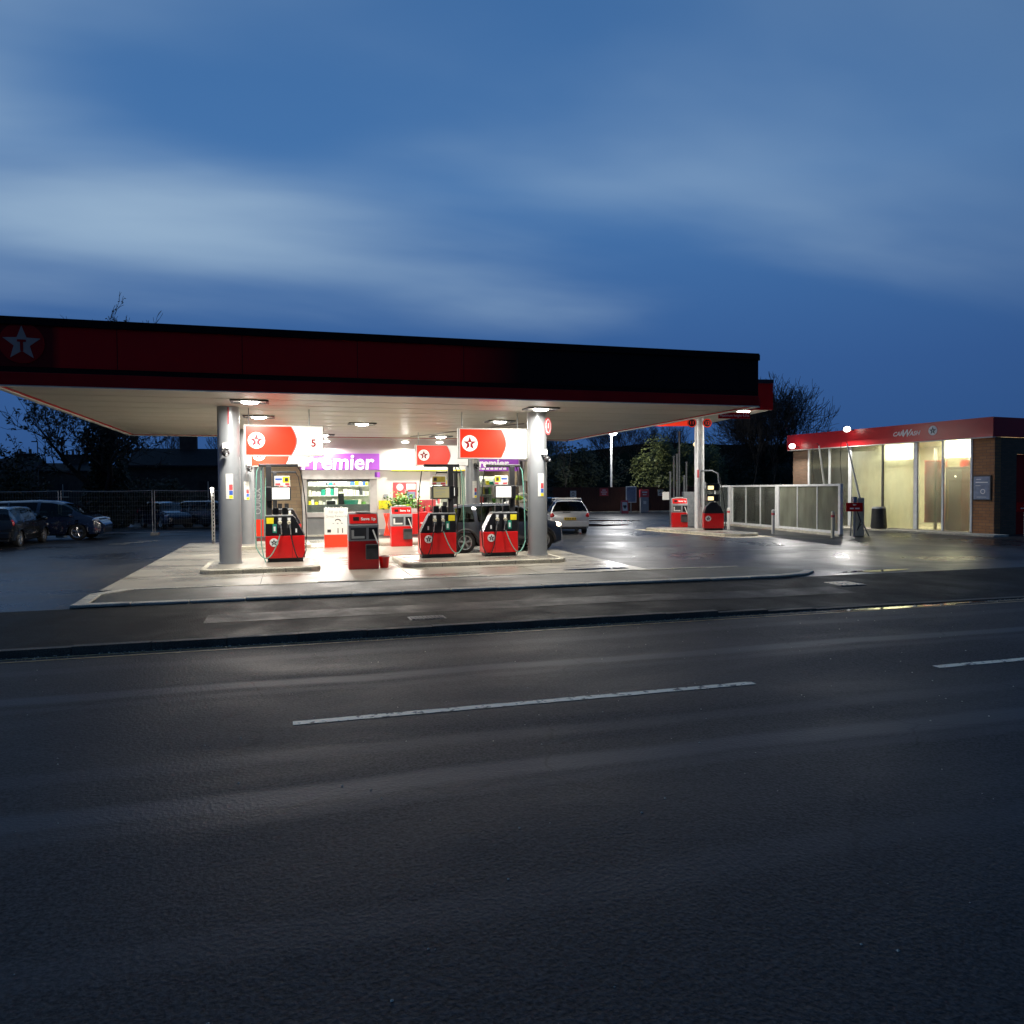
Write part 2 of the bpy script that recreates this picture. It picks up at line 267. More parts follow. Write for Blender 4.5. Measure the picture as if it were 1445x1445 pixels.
# ------------------------------------------------------------------ mesh helpers
class MB:
    def __init__(s): s.v = []; s.f = []
    def add(s, vs, fs):
        o = len(s.v); s.v += [tuple(v) for v in vs]; s.f += [tuple(i+o for i in f) for f in fs]; return s
    def box(s, x0, x1, y0, y1, z0, z1):
        return s.add([(x0,y0,z0),(x1,y0,z0),(x1,y1,z0),(x0,y1,z0),(x0,y0,z1),(x1,y0,z1),(x1,y1,z1),(x0,y1,z1)],
                     [(0,3,2,1),(4,5,6,7),(0,1,5,4),(1,2,6,5),(2,3,7,6),(3,0,4,7)])
    def prism(s, poly, a0, a1, axis='y'):
        """poly in the two other axes (x,z for y; x,y for z; y,z for x), extruded a0..a1"""
        n = len(poly)
        def P(p, a):
            return {'y': (p[0], a, p[1]), 'z': (p[0], p[1], a), 'x': (a, p[0], p[1])}[axis]
        vs = [P(p, a0) for p in poly] + [P(p, a1) for p in poly]
        return s.add(vs, [tuple(range(n))[::-1], tuple(range(n, 2*n))] + [(i, (i+1) % n, n+(i+1) % n, n+i) for i in range(n)])
    def cyl(s, p0, p1, r0, r1=None, n=16, cap=True):
        p0, p1 = Vector(p0), Vector(p1); r1 = r0 if r1 is None else r1
        d = (p1-p0).normalized(); a = d.orthogonal().normalized(); b = d.cross(a)
        vs = [p0+(a*math.cos(2*math.pi*i/n)+b*math.sin(2*math.pi*i/n))*r0 for i in range(n)] + [p1+(a*math.cos(2*math.pi*i/n)+b*math.sin(2*math.pi*i/n))*r1 for i in range(n)]
        fs = [(i, (i+1) % n, n+(i+1) % n, n+i) for i in range(n)]
        if cap: fs += [tuple(range(n))[::-1], tuple(range(n, 2*n))]
        return s.add(vs, fs)
    def tube(s, pts, r, n=8):
        pts = [Vector(p) for p in pts]; rings = []
        o = len(s.v)
        for i, p in enumerate(pts):
            d = (pts[min(i+1, len(pts)-1)]-pts[max(i-1, 0)]).normalized()
            a = d.cross(Vector((.31, .17, .93))).normalized(); b = d.cross(a)
            s.v += [tuple(p+(a*math.cos(2*math.pi*k/n)+b*math.sin(2*math.pi*k/n))*r) for k in range(n)]
        for i in range(len(pts)-1):
            for k in range(n):
                s.f.append((o+i*n+k, o+i*n+(k+1) % n, o+(i+1)*n+(k+1) % n, o+(i+1)*n+k))
        s.f += [tuple(o+k for k in range(n))[::-1], tuple(o+(len(pts)-1)*n+k for k in range(n))]
        return s
    def ball(s, c, rx, ry=None, rz=None, n=10, m=7):
        ry = ry or rx; rz = rz or rx; o = len(s.v)
        for j in range(m+1):
            t = math.pi*j/m
            for i in range(n):
                a = 2*math.pi*i/n; s.v.append((c[0]+rx*math.sin(t)*math.cos(a), c[1]+ry*math.sin(t)*math.sin(a), c[2]+rz*math.cos(t)))
        for j in range(m):
            for i in range(n): s.f.append((o+j*n+i, o+j*n+(i+1) % n, o+(j+1)*n+(i+1) % n, o+(j+1)*n+i))
        return s
    def mesh(s, name, mat):
        me = bpy.data.meshes.new(name); me.from_pydata(s.v, [], s.f); me.update()
        bm = bmesh.new(); bm.from_mesh(me); bmesh.ops.recalc_face_normals(bm, faces=bm.faces); bm.to_mesh(me); bm.free()
        me.materials.append(MATS[mat] if isinstance(mat, str) else mat); return me
    def build(s, name, mat, parent=None, bevel=0, smooth=False, loc=None, rz=0):
        me = s.mesh(name, mat)
        if smooth: me.shade_smooth(); me.set_sharp_from_angle(angle=R(40))
        o = bpy.data.objects.new(name, me); COL.objects.link(o); o.parent = parent
        if loc: o.location = loc
        o.rotation_euler.z = rz
        if bevel:
            b = o.modifiers.new('bevel', 'BEVEL'); b.width = bevel; b.segments = 2; b.limit_method = 'ANGLE'; b.angle_limit = R(40)
        return o
def box(name, mat, parent, x0, x1, y0, y1, z0, z1, bevel=0): return MB().box(x0, x1, y0, y1, z0, z1).build(name, mat, parent, bevel)
def tag(o, label, cat, group=None):
    o['label'] = label; o['category'] = cat
    if group: o['group'] = group
    return o
def thing(name, label, cat, loc=(0, 0, 0), rz=0, group=None):
    o = bpy.data.objects.new(name, None); COL.objects.link(o); o.location = loc; o.rotation_euler.z = rz; o.empty_display_size = .2
    return tag(o, label, cat, group)
def struct(o): o['kind'] = 'structure'; return o
def copy_tree(o, parent=None):
    c = o.copy(); COL.objects.link(c); c.parent = parent
    for ch in o.children: copy_tree(ch, c)
    return c
def dup(o, loc, rz, label, group=None):
    c = copy_tree(o); c.location = loc; c.rotation_euler.z = rz; c['label'] = label
    if group: c['group'] = group
    return c
def text(body, size, mat, parent, loc, rot=(R(90), 0, 0), name='lettering', ext=.002, shear=0, bold=0, align='CENTER', sx=1, space=1):
    cu = bpy.data.curves.new(name, 'FONT'); cu.body = body; cu.size = size; cu.extrude = ext; cu.shear = shear; cu.offset = bold; cu.align_x = align; cu.align_y = 'CENTER'; cu.space_character = space; cu.resolution_u = 3
    t = bpy.data.objects.new(name, cu); COL.objects.link(t); bpy.context.view_layer.update()
    me = bpy.data.meshes.new_from_object(t.evaluated_get(bpy.context.evaluated_depsgraph_get()))
    bpy.data.objects.remove(t); bpy.data.curves.remove(cu)
    me.materials.clear(); me.materials.append(MATS[mat]); me.name = name
    o = bpy.data.objects.new(name, me); COL.objects.link(o); o.parent = parent; o.location = loc; o.rotation_euler = rot; o.scale.x = sx
    return o
def bars(parent, mat, y, rows):
    # print too small to read in the photograph: short flat strokes, (x, z, width, height) each
    for (x, z, wd, h) in rows: box('print_line', mat, parent, x-wd/2, x+wd/2, y-.0015, y, z-h/2, z+h/2)
def starpoly(r, cx=0, cz=0, k=.40):
    return [(cx+(r if i % 2 == 0 else r*k)*math.sin(math.pi*i/5), cz+(r if i % 2 == 0 else r*k)*math.cos(math.pi*i/5)) for i in range(10)]
def tpoly(r, cx=0, cz=0):
    return [(cx+a*r, cz+b*r) for a, b in ((-.30, .26), (.30, .26), (.30, .08), (.10, .08), (.10, -.62), (-.10, -.62), (-.10, .08), (-.30, .08))]
def disc(cx, cz, r, y0, y1, n=28): return MB().prism([(cx+r*math.cos(2*math.pi*i/n), cz+r*math.sin(2*math.pi*i/n)) for i in range(n)], y0, y1)
def roundel(parent, x, y, z, r, starmat, discmat='text_white', tmat=None):
    d = disc(x, z, r, y-.004, y+.004).build('emblem', discmat, parent)
    MB().prism(starpoly(r*.86, x, z-.03*r), y-.0075, y-.0045).build('star', starmat, d)
    MB().prism(tpoly(r*.62, x, z-.03*r), y-.0105, y-.008).build('letter', tmat or discmat, d)
    return d
def arealamp(name, parent, loc, size, power, col=(1, .96, .88), rot=(0, 0, 0), spread=180, size_y=None):
    l = bpy.data.lights.new(name, 'AREA'); l.shape = 'RECTANGLE' if size_y else 'DISK'; l.size = size
    if size_y: l.size_y = size_y
    l.energy = power; l.color = col; l.spread = R(spread)
    o = bpy.data.objects.new(name, l); COL.objects.link(o); o.parent = parent; o.location = loc; o.rotation_euler = rot; return o

# ------------------------------------------------------------------ ground, road, pavement, forecourt
def sheet(name, mat, x0, x1, y0, y1, z, nx=1, ny=1, fn=None):
    m = MB(); vs = []; fs = []
    for j in range(ny+1):
        for i in range(nx+1):
            x = x0+(x1-x0)*i/nx; y = y0+(y1-y0)*j/ny; vs.append((x, y, fn(x, y) if fn else z))
    for j in range(ny):
        for i in range(nx):
            a = j*(nx+1)+i; fs.append((a, a+1, a+nx+2, a+nx+1))
    return m.add(vs, fs).build(name, mat)
struct(sheet('ground', 'field_ground', -700, 900, -200, 1300, -.3))
struct(sheet('road', 'road_tarmac', -90, 140, .4, 10.72, -.12))
struct(sheet('forecourt', 'forecourt_tarmac', -40, 75, 14.02, 72, 0))
def kh(x):   # kerb height above the road: dropped at the two entrances
    def ss(a, b, t): t = max(0, min(1, (t-a)/(b-a))); return t*t*(3-2*t)
    return .022+.073*ss(-6.5, -2.5, x)*(1-ss(5.5, 8.6, x))
pav = struct(sheet('pavement', 'pavement_tarmac', -60, 90, 10.84, 14.02, 0, 150, 6, lambda x, y: -.12+kh(x)+(.12-kh(x))*(y-10.84)/(14.02-10.84)))
struct(sheet('pavement_patch', 'patch_tarmac', -1.2, 10.2, 11.95, 12.7, 0, 60, 2, lambda x, y: .004-.12+kh(x)+(.12-kh(x))*(y-10.84)/(14.02-10.84)))
struct(sheet('far_pavement', 'pavement_tarmac', -60, 90, -4, .4, -.02))
kmesh = None
x = -20.0; L_ = .915
while x < 26:
    if kmesh is None:
        kmesh = MB().box(0, L_-.008, 0, .13, 0, 1).mesh('kerb_stone', 'dark_kerb')
    o = bpy.data.objects.new('kerb_stone', kmesh); COL.objects.link(o); o.parent = pav
    h = kh(x+L_/2)+.14; o.location = (x, 10.715+random.uniform(-.004, .004), -.26); o.scale.z = h+random.uniform(-.003, .003); o.rotation_euler.z = random.uniform(-.002, .002)
    x += L_
# painted lines
for nm, x0, x1 in (('centre_line', .02, 4.62), ('centre_line', 6.97, 11.6), ('centre_line', 13.9, 18.5)):
    m = MB(); n = 40; rr = random.Random(int(x0*10))
    vs = []; fs = []
    for i in range(n+1):
        xx = x0+(x1-x0)*i/n
        vs += [(xx, 6.90-.055+rr.uniform(-.006, .006), -.116), (xx, 6.90+.055+rr.uniform(-.006, .006), -.116)]
    fs = [(2*i, 2*i+2, 2*i+3, 2*i+1) for i in range(n)]
    struct(m.add(vs, fs).build(nm, 'line_paint'))
for y0 in (10.42, 10.58):
    struct(sheet('edge_line', 'yellow_line', -40, 40, y0-.022, y0+.022, -.116))
# raised strip between pavement and forecourt, with its kerb stones
strip_poly = [(-3.15, 14.2), (10.2, 14.15), (11.2, 14.6), (11.4, 15.3), (10.4, 16.1), (-2.8, 16.2), (-3.3, 15.6)]
strip = struct(MB().prism(strip_poly, -.05, .030, 'z').build('raised_strip', 'strip_tarmac'))
def kerbline(parent, pts, w_=.22, h=.050, mat='kerb_concrete', L0=.9, name='kerb_stone'):
    for a, b in zip(pts[:-1], pts[1:]):
        a, b = Vector((*a, 0)), Vector((*b, 0)); d = b-a; n = max(1, round(d.length/L0)); u = d.normalized(); ang = math.atan2(u.y, u.x)
        me = MB().box(.004, d.length/n-.004, 0, w_, 0, h).mesh(name, mat)
        for k in range(n):
            o = bpy.data.objects.new(name, me); COL.objects.link(o); o.parent = parent
            o.location = a+u*(k*d.length/n)+Vector((0, 0, random.uniform(-.004, .006))); o.rotation_euler.z = ang+random.uniform(-.004, .004)
            bv = o.modifiers.new('bevel', 'BEVEL'); bv.width = .018; bv.segments = 2
kerbline(strip, [(-3.45, 14.06), (10.2, 14.02)])
kerbline(strip, [(10.2, 14.02), (10.85, 14.2)], L0=.7); kerbline(strip, [(10.85, 14.2), (11.35, 14.62)], L0=.7)
kerbline(strip, [(-3.02, 16.24), (-3.5, 15.55)], L0=.9); kerbline(strip, [(-3.5, 15.55), (-3.45, 14.06)], L0=.8)
kerbline(strip, [(10.4, 16.22), (-3.02, 16.24)], w_=.12, h=.042)
# concrete bays under the canopy
bed = struct(MB().box(-3.5, 8.15, 16.35, 30.6, -.1, .004).build('forecourt_slab', 'dark_kerb'))
xs = [-3.5, -.55, 2.62, 5.5, 8.15]; ys = [16.35, 21.0, 25.8, 30.6]
for i in range(4):
    for j in range(3):
        MB().box(xs[i]+.007, xs[i+1]-.007, ys[j]+.007, ys[j+1]-.007, 0, .012).build('concrete_bay', 'slab_concrete', bed)
# damp red-brown stains, covers, puddles
def blob(name, mat, cx, cy, rx, ry, z, seed, n=40, irr=.35):
    rr = random.Random(seed); ph = [rr.uniform(0, 6.28) for _ in range(5)]
    pts = []
    for i in range(n):
        a = 2*math.pi*i/n; k = 1+irr*sum(math.sin((q+2)*a+ph[q])/(q+2) for q in range(5)); pts.append((cx+rx*k*math.cos(a), cy+ry*k*math.sin(a), z))
    return MB().add(pts, [tuple(range(n))]).build(name, mat)
struct(blob('puddle', 'water', 9.75, 10.56, 1.0, .12, -.1155, 3)); struct(blob('puddle', 'water', 11.3, 10.62, .5, .05, -.112, 5)); struct(blob('puddle', 'water', 12.9, 14.45, .75, .17, .006, 8)); struct(blob('puddle', 'water', 14.5, 38.2, 2.6, 1.5, .006, 11)); struct(blob('puddle', 'water', 17.6, 43.2, 2.8, 1.0, .006, 12)); struct(blob('puddle', 'water', 7.1, 16.9, .7, .18, .018, 13))
m = MB(); rr = random.Random(31)
for _ in range(1400):
    x = rr.uniform(-10, 16); y = 10.70-abs(rr.gauss(0, .11)); r_ = rr.uniform(.003, .011); m.add([(x-r_, y-r_, -.119), (x+r_, y-r_*.6, -.119), (x+r_*.7, y+r_, -.119), (x-r_*.8, y+r_*.8, -.119), (x, y, -.119+r_*.9)], [(0, 1, 4), (1, 2, 4), (2, 3, 4), (3, 0, 4)])
for _ in range(260):
    x = rr.uniform(-6, 12); y = rr.uniform(2.5, 10.4); r_ = rr.uniform(.003, .009); m.add([(x-r_, y-r_, -.119), (x+r_, y-r_*.6, -.119), (x+r_*.7, y+r_, -.119), (x-r_*.8, y+r_*.8, -.119), (x, y, -.119+r_*.9)], [(0, 1, 4), (1, 2, 4), (2, 3, 4), (3, 0, 4)])
o = m.build('road_grit', 'kerb_concrete'); o['kind'] = 'stuff'; o['label'] = 'loose pale grit along the gutter and on the road'; o['category'] = 'grit'
def cover(label, cx, cy, sx, sy, z, mat, nx, ny):
    t = thing('drain_cover', label, 'drain cover', (cx, cy, z))
    MB().box(-sx/2, sx/2, -sy/2, sy/2, -.02, .004).build('frame', 'dark_grey', t)
    m = MB()
    for i in range(nx):
        for j in range(ny):
            x0 = -sx/2+.03+(sx-.06)*i/nx; y0 = -sy/2+.03+(sy-.06)*j/ny
            m.box(x0+.008, x0+(sx-.06)/nx-.008, y0+.008, y0+(sy-.06)/ny-.008, .004, .014)
    m.build('grid', mat, t)
cover('rectangular iron cover set in the dark pavement', 2.0, 11.45, .55, .32, -.022, 'dark_grey', 8, 4)
cover('pale chequered drain cover beside the rounded kerb end', 10.75, 12.95, .6, .6, -.034, 'line_paint', 7, 7)

# ------------------------------------------------------------------ pump islands
def island(label, x0, x1, y0, y1, rz=0, loc=None, cut=.22, group='pump islands'):
    t = thing('pump_island', label, 'kerb island', loc or ((x0+x1)/2, (y0+y1)/2, 0), rz, group)
    a, b = (x1-x0)/2, (y1-y0)/2
    poly = [(-a+cut, -b), (a-cut, -b), (a, -b+cut), (a, b-cut), (a-cut, b), (-a+cut, b), (-a, b-cut), (-a, -b+cut)]
    MB().prism(poly, .0, .115, 'z').build('island_slab', 'kerb_concrete', t, bevel=.02)
    inner = [(p[0]*(1-.14/a), p[1]*(1-.14/b)) for p in poly]
    MB().prism(inner, .115, .122, 'z').build('island_top', 'slab_concrete', t)
    for k in range(1, int((x1-x0)/.95)+1):
        xx = -a+k*.95
        if xx < a-cut: box('joint', 'dark_grey', t, xx-.006, xx+.006, -b-.003, -b+.02, .0, .1)
    return t
island('short concrete pump island under the number five sign', -1.95, .75, 18.72, 21.3)
island('long concrete pump island carrying two pumps and a column', 2.72, 7.0, 18.72, 21.2)
island('short concrete pump island near the shop brick wall', -1.95, .75, 26.5, 28.9)
island('long concrete pump island between dark car and shop', 2.9, 7.0, 26.5, 28.9)

# ------------------------------------------------------------------ main canopy
CX0, CX1, CY0, CY1 = -5.35, 11.45, 17.0, 30.6
can = thing('canopy', 'large flat station canopy with red and black fascia on four grey columns', 'canopy', (0, 0, 0))
box('roof_deck', 'dark_grey', can, CX0+.1, CX1-.1, CY0+.1, CY1-.1, 4.6, 5.15)
sof = MB(); y = CY0+.02; k = 0
while y < CY1-.05:
    y1 = min(y+.3, CY1-.02); dz = .012 if k % 4 == 0 else 0
    sof.box(CX0+.06, CX1-.06, y+.002, y1-.002, 4.0+dz*.4, 4.05); y = y1; k += 1
sof.build('soffit', 'cream_soffit', can); box('soffit_backing', 'dark_grey', can, CX0+.06, CX1-.06, CY0+.03, CY1-.03, 4.055, 4.1)
# fascias: face panel, black cap, black band, red lower strip
def fascia(x0, x1, y0, y1, face, horiz=True, name='fascia'):
    f = box(name, face, can, x0, x1, y0, y1, 4.34, 5.14)
    e = .05
    if horiz:
        s = -1 if y0 < 20 else 1; a, b = (y0-e, y1) if s < 0 else (y0, y1+e)
        box('cap', 'fascia_black', f, x0, x1, a, b, 5.142, 5.29); box('lower_strip', 'red_fascia', f, x0, x1, a, b, 4.0-.02, 4.23, .02); box('band', 'fascia_black', f, x0, x1, y0+.01, y1, 4.232, 4.338)
        box('drip_edge', 'white_trim', f, x0, x1, a+.005, b, 3.955, 3.978)
    else:
        s = -1 if x0 < 0 else 1; a, b = (x0-e, x1) if s < 0 else (x0, x1+e)
        box('cap', 'fascia_black', f, a, b, y0, y1, 5.142, 5.29); box('lower_strip', 'red_fascia', f, a, b, y0, y1, 3.98, 4.23, .02); box('band', 'fascia_black', f, x0+.01, x1, y0, y1, 4.232, 4.338)
        box('drip_edge', 'white_trim', f, a, b, y0, y1, 3.955, 3.978)
    return f
ff = fascia(CX0, CX1, CY0-.06, CY0+.02, 'fascia_fade')
fascia(CX0, CX1, CY1-.02, CY1+.06, 'red_fascia'); fascia(CX0-.06, CX0-.001, CY0+.02, CY1-.02, 'red_fascia', False); fascia(CX1+.001, CX1+.06, CY0+.02, CY1-.02, 'red_fascia', False)
for k in range(7): box('panel_joint', 'fascia_black', ff, -3.2+2.35*k-.006, -3.2+2.35*k+.006, CY0-.0625, CY0-.0605, 4.345, 5.135)
lg = disc(-4.86, 4.79, .39, CY0-.075, CY0-.06).build('emblem', 'red_fascia', ff)
MB().prism(starpoly(.34, -4.86, 4.78, .42), CY0-.085, CY0-.076).build('star', 'star_white', lg)
MB().prism(tpoly(.25, -4.86, 4.79), CY0-.092, CY0-.086).build('letter', 'red_fascia', lg)
def notice(col, z0=2.0):   # safety notice on a column, curved with it
    r = .272
    def patch(a0, a1, z0, z1, mat, k):
        m = MB(); n = 6; vs = []
        for i in range(n+1):
            a = R(-90+a0+(a1-a0)*i/n); vs += [(r*math.cos(a)*k, r*math.sin(a)*k, z0), (r*math.cos(a)*k, r*math.sin(a)*k, z1)]
        return m.add(vs, [(2*i, 2*i+2, 2*i+3, 2*i+1) for i in range(n)]).build('notice', mat, col)
    patch(-14, 22, z0, z0+.62, 'white_plastic', 1.003); patch(2, 20, z0+.22, z0+.36, 'pinkred', 1.007); patch(2, 20, z0+.1, z0+.21, 'blue', 1.007); patch(2, 20, z0+.01, z0+.09, 'yellow', 1.007)
    patch(-11, 8, z0+.52, z0+.525, 'text_grey', 1.007); patch(-11, 12, z0+.45, z0+.455, 'text_grey', 1.007); patch(-11, 6, z0+.40, z0+.405, 'text_grey', 1.007)
for (x, y) in ((-1.37, 20.3), (6.56, 19.95), (-1.33, 27.75), (6.6, 27.75)):
    c = MB().cyl((0, 0, .1), (0, 0, 4.02), .265, n=32).build('column', 'grey_steel', can, smooth=True, loc=(x, y, 0))
    m = MB().cyl((0, 0, .118), (0, 0, .15), .29, n=32).build('base_ring', 'grey_steel', c)
    if y < 24: notice(c, 1.72)
    else: notice(c, 1.62)
c1 = [o for o in can.children if o.name.startswith('column')]
# number disc on the right-hand front column, red strip on the left one
d = thing('number_disc', 'white number one in red ring on the front column below the canopy', 'sign', (6.80, 19.74, 3.62), R(28))
MB().prism([(.13*math.cos(2*math.pi*i/24), .24*math.sin(2*math.pi*i/24)) for i in range(24)], -.012, 0).build('plate', 'pinkred', d)
MB().prism([(.095*math.cos(2*math.pi*i/24), .19*math.sin(2*math.pi*i/24)) for i in range(24)], -.015, -.0125).build('ring', 'text_white', d)
MB().prism([(.075*math.cos(2*math.pi*i/24), .165*math.sin(2*math.pi*i/24)) for i in range(24)], -.018, -.0155).build('centre', 'pinkred', d)
text('1', .2, 'text_white', d, (0, -.02, 0))
box('marker_strip', 'pinkred', c1[0], .0, .035, -.272, -.262, 3.55, 3.97)
# canopy lights
def canopy_light(x, y, label, power=195, z=4.0):
    t = thing('canopy_light', label, 'ceiling light', (x, y, z), 0, 'lights under the canopy')
    f = MB(); f.box(-.42, .42, -.3, -.24, -.035, .0); f.box(-.42, .42, .24, .3, -.035, 0); f.box(-.42, -.36, -.24, .24, -.035, 0); f.box(.36, .42, -.24, .24, -.035, 0); f.build('frame', 'dark_grey', t)
    box('reflector', 'white_trim', t, -.36, .36, -.24, .24, -.012, -.002)
    MB().ball((0, 0, -.03), .2, .17, .05, 16, 8).build('lens', 'lamp_lens', t, smooth=True)
    arealamp('lamp', t, (0, 0, -.095), .34, power)
for (x, y, l) in ((-.8, 18.85, 'lit square light in the soffit above the number five pump sign'), (-.72, 22.6, 'lit light in the soffit just behind the left front column'), (2.27, 24.3, 'lit light in the middle of the canopy soffit between pump islands'),
                  (6.25, 22.6, 'lit light in the soffit behind the number one column'), (6.31, 18.85, 'lit light in the soffit directly in front of the number one column'), (5.75, 29.4, 'lit light at the soffit edge facing the white shop fascia'), (1.3, 29.4, 'lit light at the soffit edge above the purple shop sign'), (-.9, 26.6, 'lit light in the soffit over the rear short island')):
    canopy_light(x, y, l)
# cable sagging along the soffit
tag(MB().tube([(4.6+.32*i, 29.6-.82*i, 3.985-.02*math.sin(i*.9)**2) for i in range(9)], .012, 6).build('cable', 'dark_grey'), 'thin dark cable running across the canopy soffit', 'cable')
# CCTV cameras on the columns
def cctv(x, y, z, rz, label):
    t = thing('security_camera', label, 'security camera', (x, y, z), rz, 'cameras on the canopy columns')
    box('junction_box', 'white_plastic', t, -.075, .075, -.07, .03, .02, .16, .01); MB().tube([(0, -.05, .03), (-.05, -.12, -.02), (-.07, -.16, -.06)], .022).build('bracket', 'black_plastic', t)
    MB().ball((.02, -.16, -.10), .085, .085, .085, 14, 10).build('dome', 'black_plastic', t, smooth=True); MB().cyl((.05, -.22, -.13), (.06, -.25, -.145), .035, n=14).build('lens', 'lampglass', t)
cctv(-1.42, 20.01, 2.93, R(-4), 'small camera with white box on the left front column'); cctv(6.66, 19.67, 2.82, R(10), 'small camera with white box on the number one column')
cctv(-1.22, 27.46, 2.75, R(6), 'small camera on the rear column beside the brick wall'); cctv(6.62, 27.46, 2.86, R(6), 'small camera on the rear column above the dark car')

# hanging pump signs
def pump_sign(label, x0, x1, y, z0, z1, number=None, mirror=False):
    t = thing('pump_sign', label, 'sign', ((x0+x1)/2, y, z0), 0, 'illuminated signs above the pumps'); wd = x1-x0; h = z1-z0; a = wd/2
    box('case', 'white_trim', t, -a, a, -.07, .07, 0, h, .012)
    box('face', 'sign_white_lit', t, -a+.035, a-.015, -.078, -.0705, .03, h-.03)
    n = 12; xr = -a+.05+wd*.60; poly = [(-a+.05, .035), (xr-.08, .035)] + [(xr-.08+.13*math.sin(math.pi*i/n), .035+(h-.07)*i/n) for i in range(1, n)] + [(xr-.08, h-.035), (-a+.05, h-.035)]
    rd = MB().prism(poly, -.084, -.0785).build('red_panel', 'sign_red_lit', t)
    e = [(p[0]+.004, p[1]) for p in poly[1:-1]]; m = MB()
    for p, q in zip(e[:-1], e[1:]): m.add([(p[0], -.0855, p[1]), (p[0]+.014, -.0855, p[1]), (q[0]+.014, -.0855, q[1]), (q[0], -.0855, q[1])], [(0, 1, 2, 3)])
    m.build('edge_line', 'text_dark', rd)
    roundel(rd, -a+.05+wd*.13, -.089, h*.5, h*.26, 'text_red', 'sign_white_lit')
    if number: text(number, .26, 'text_red', t, (a-.25, -.081, h*.42), bold=.006)
    bars(t, 'text_grey', -.0785, ((a-.38, h*.15, .06, .014), (a-.22, h*.15, .2, .014), (a-.38, h*.09, .06, .014), (a-.24, h*.09, .14, .014)))
    for xx in (-a+.12, a-.35): MB().cyl((xx, 0, h), (xx, 0, 4.0-z0), .012, n=8).build('hanger', 'galv', t)
pump_sign('lit red and white pump sign reading five beside the left front column', -1.02, .92, 20.42, 2.79, 3.58, '5')
pump_sign('lit red and white pump sign attached to the number one column', 4.40, 6.42, 20.18, 2.74, 3.57, None)
pump_sign('lit red and white pump sign hanging in front of the white shop fascia', 4.45, 6.4, 27.6, 2.79, 3.56, None)
pump_sign('lit red and white pump sign half hidden below the number five sign', -1.2, .75, 27.6, 2.75, 3.55, None)

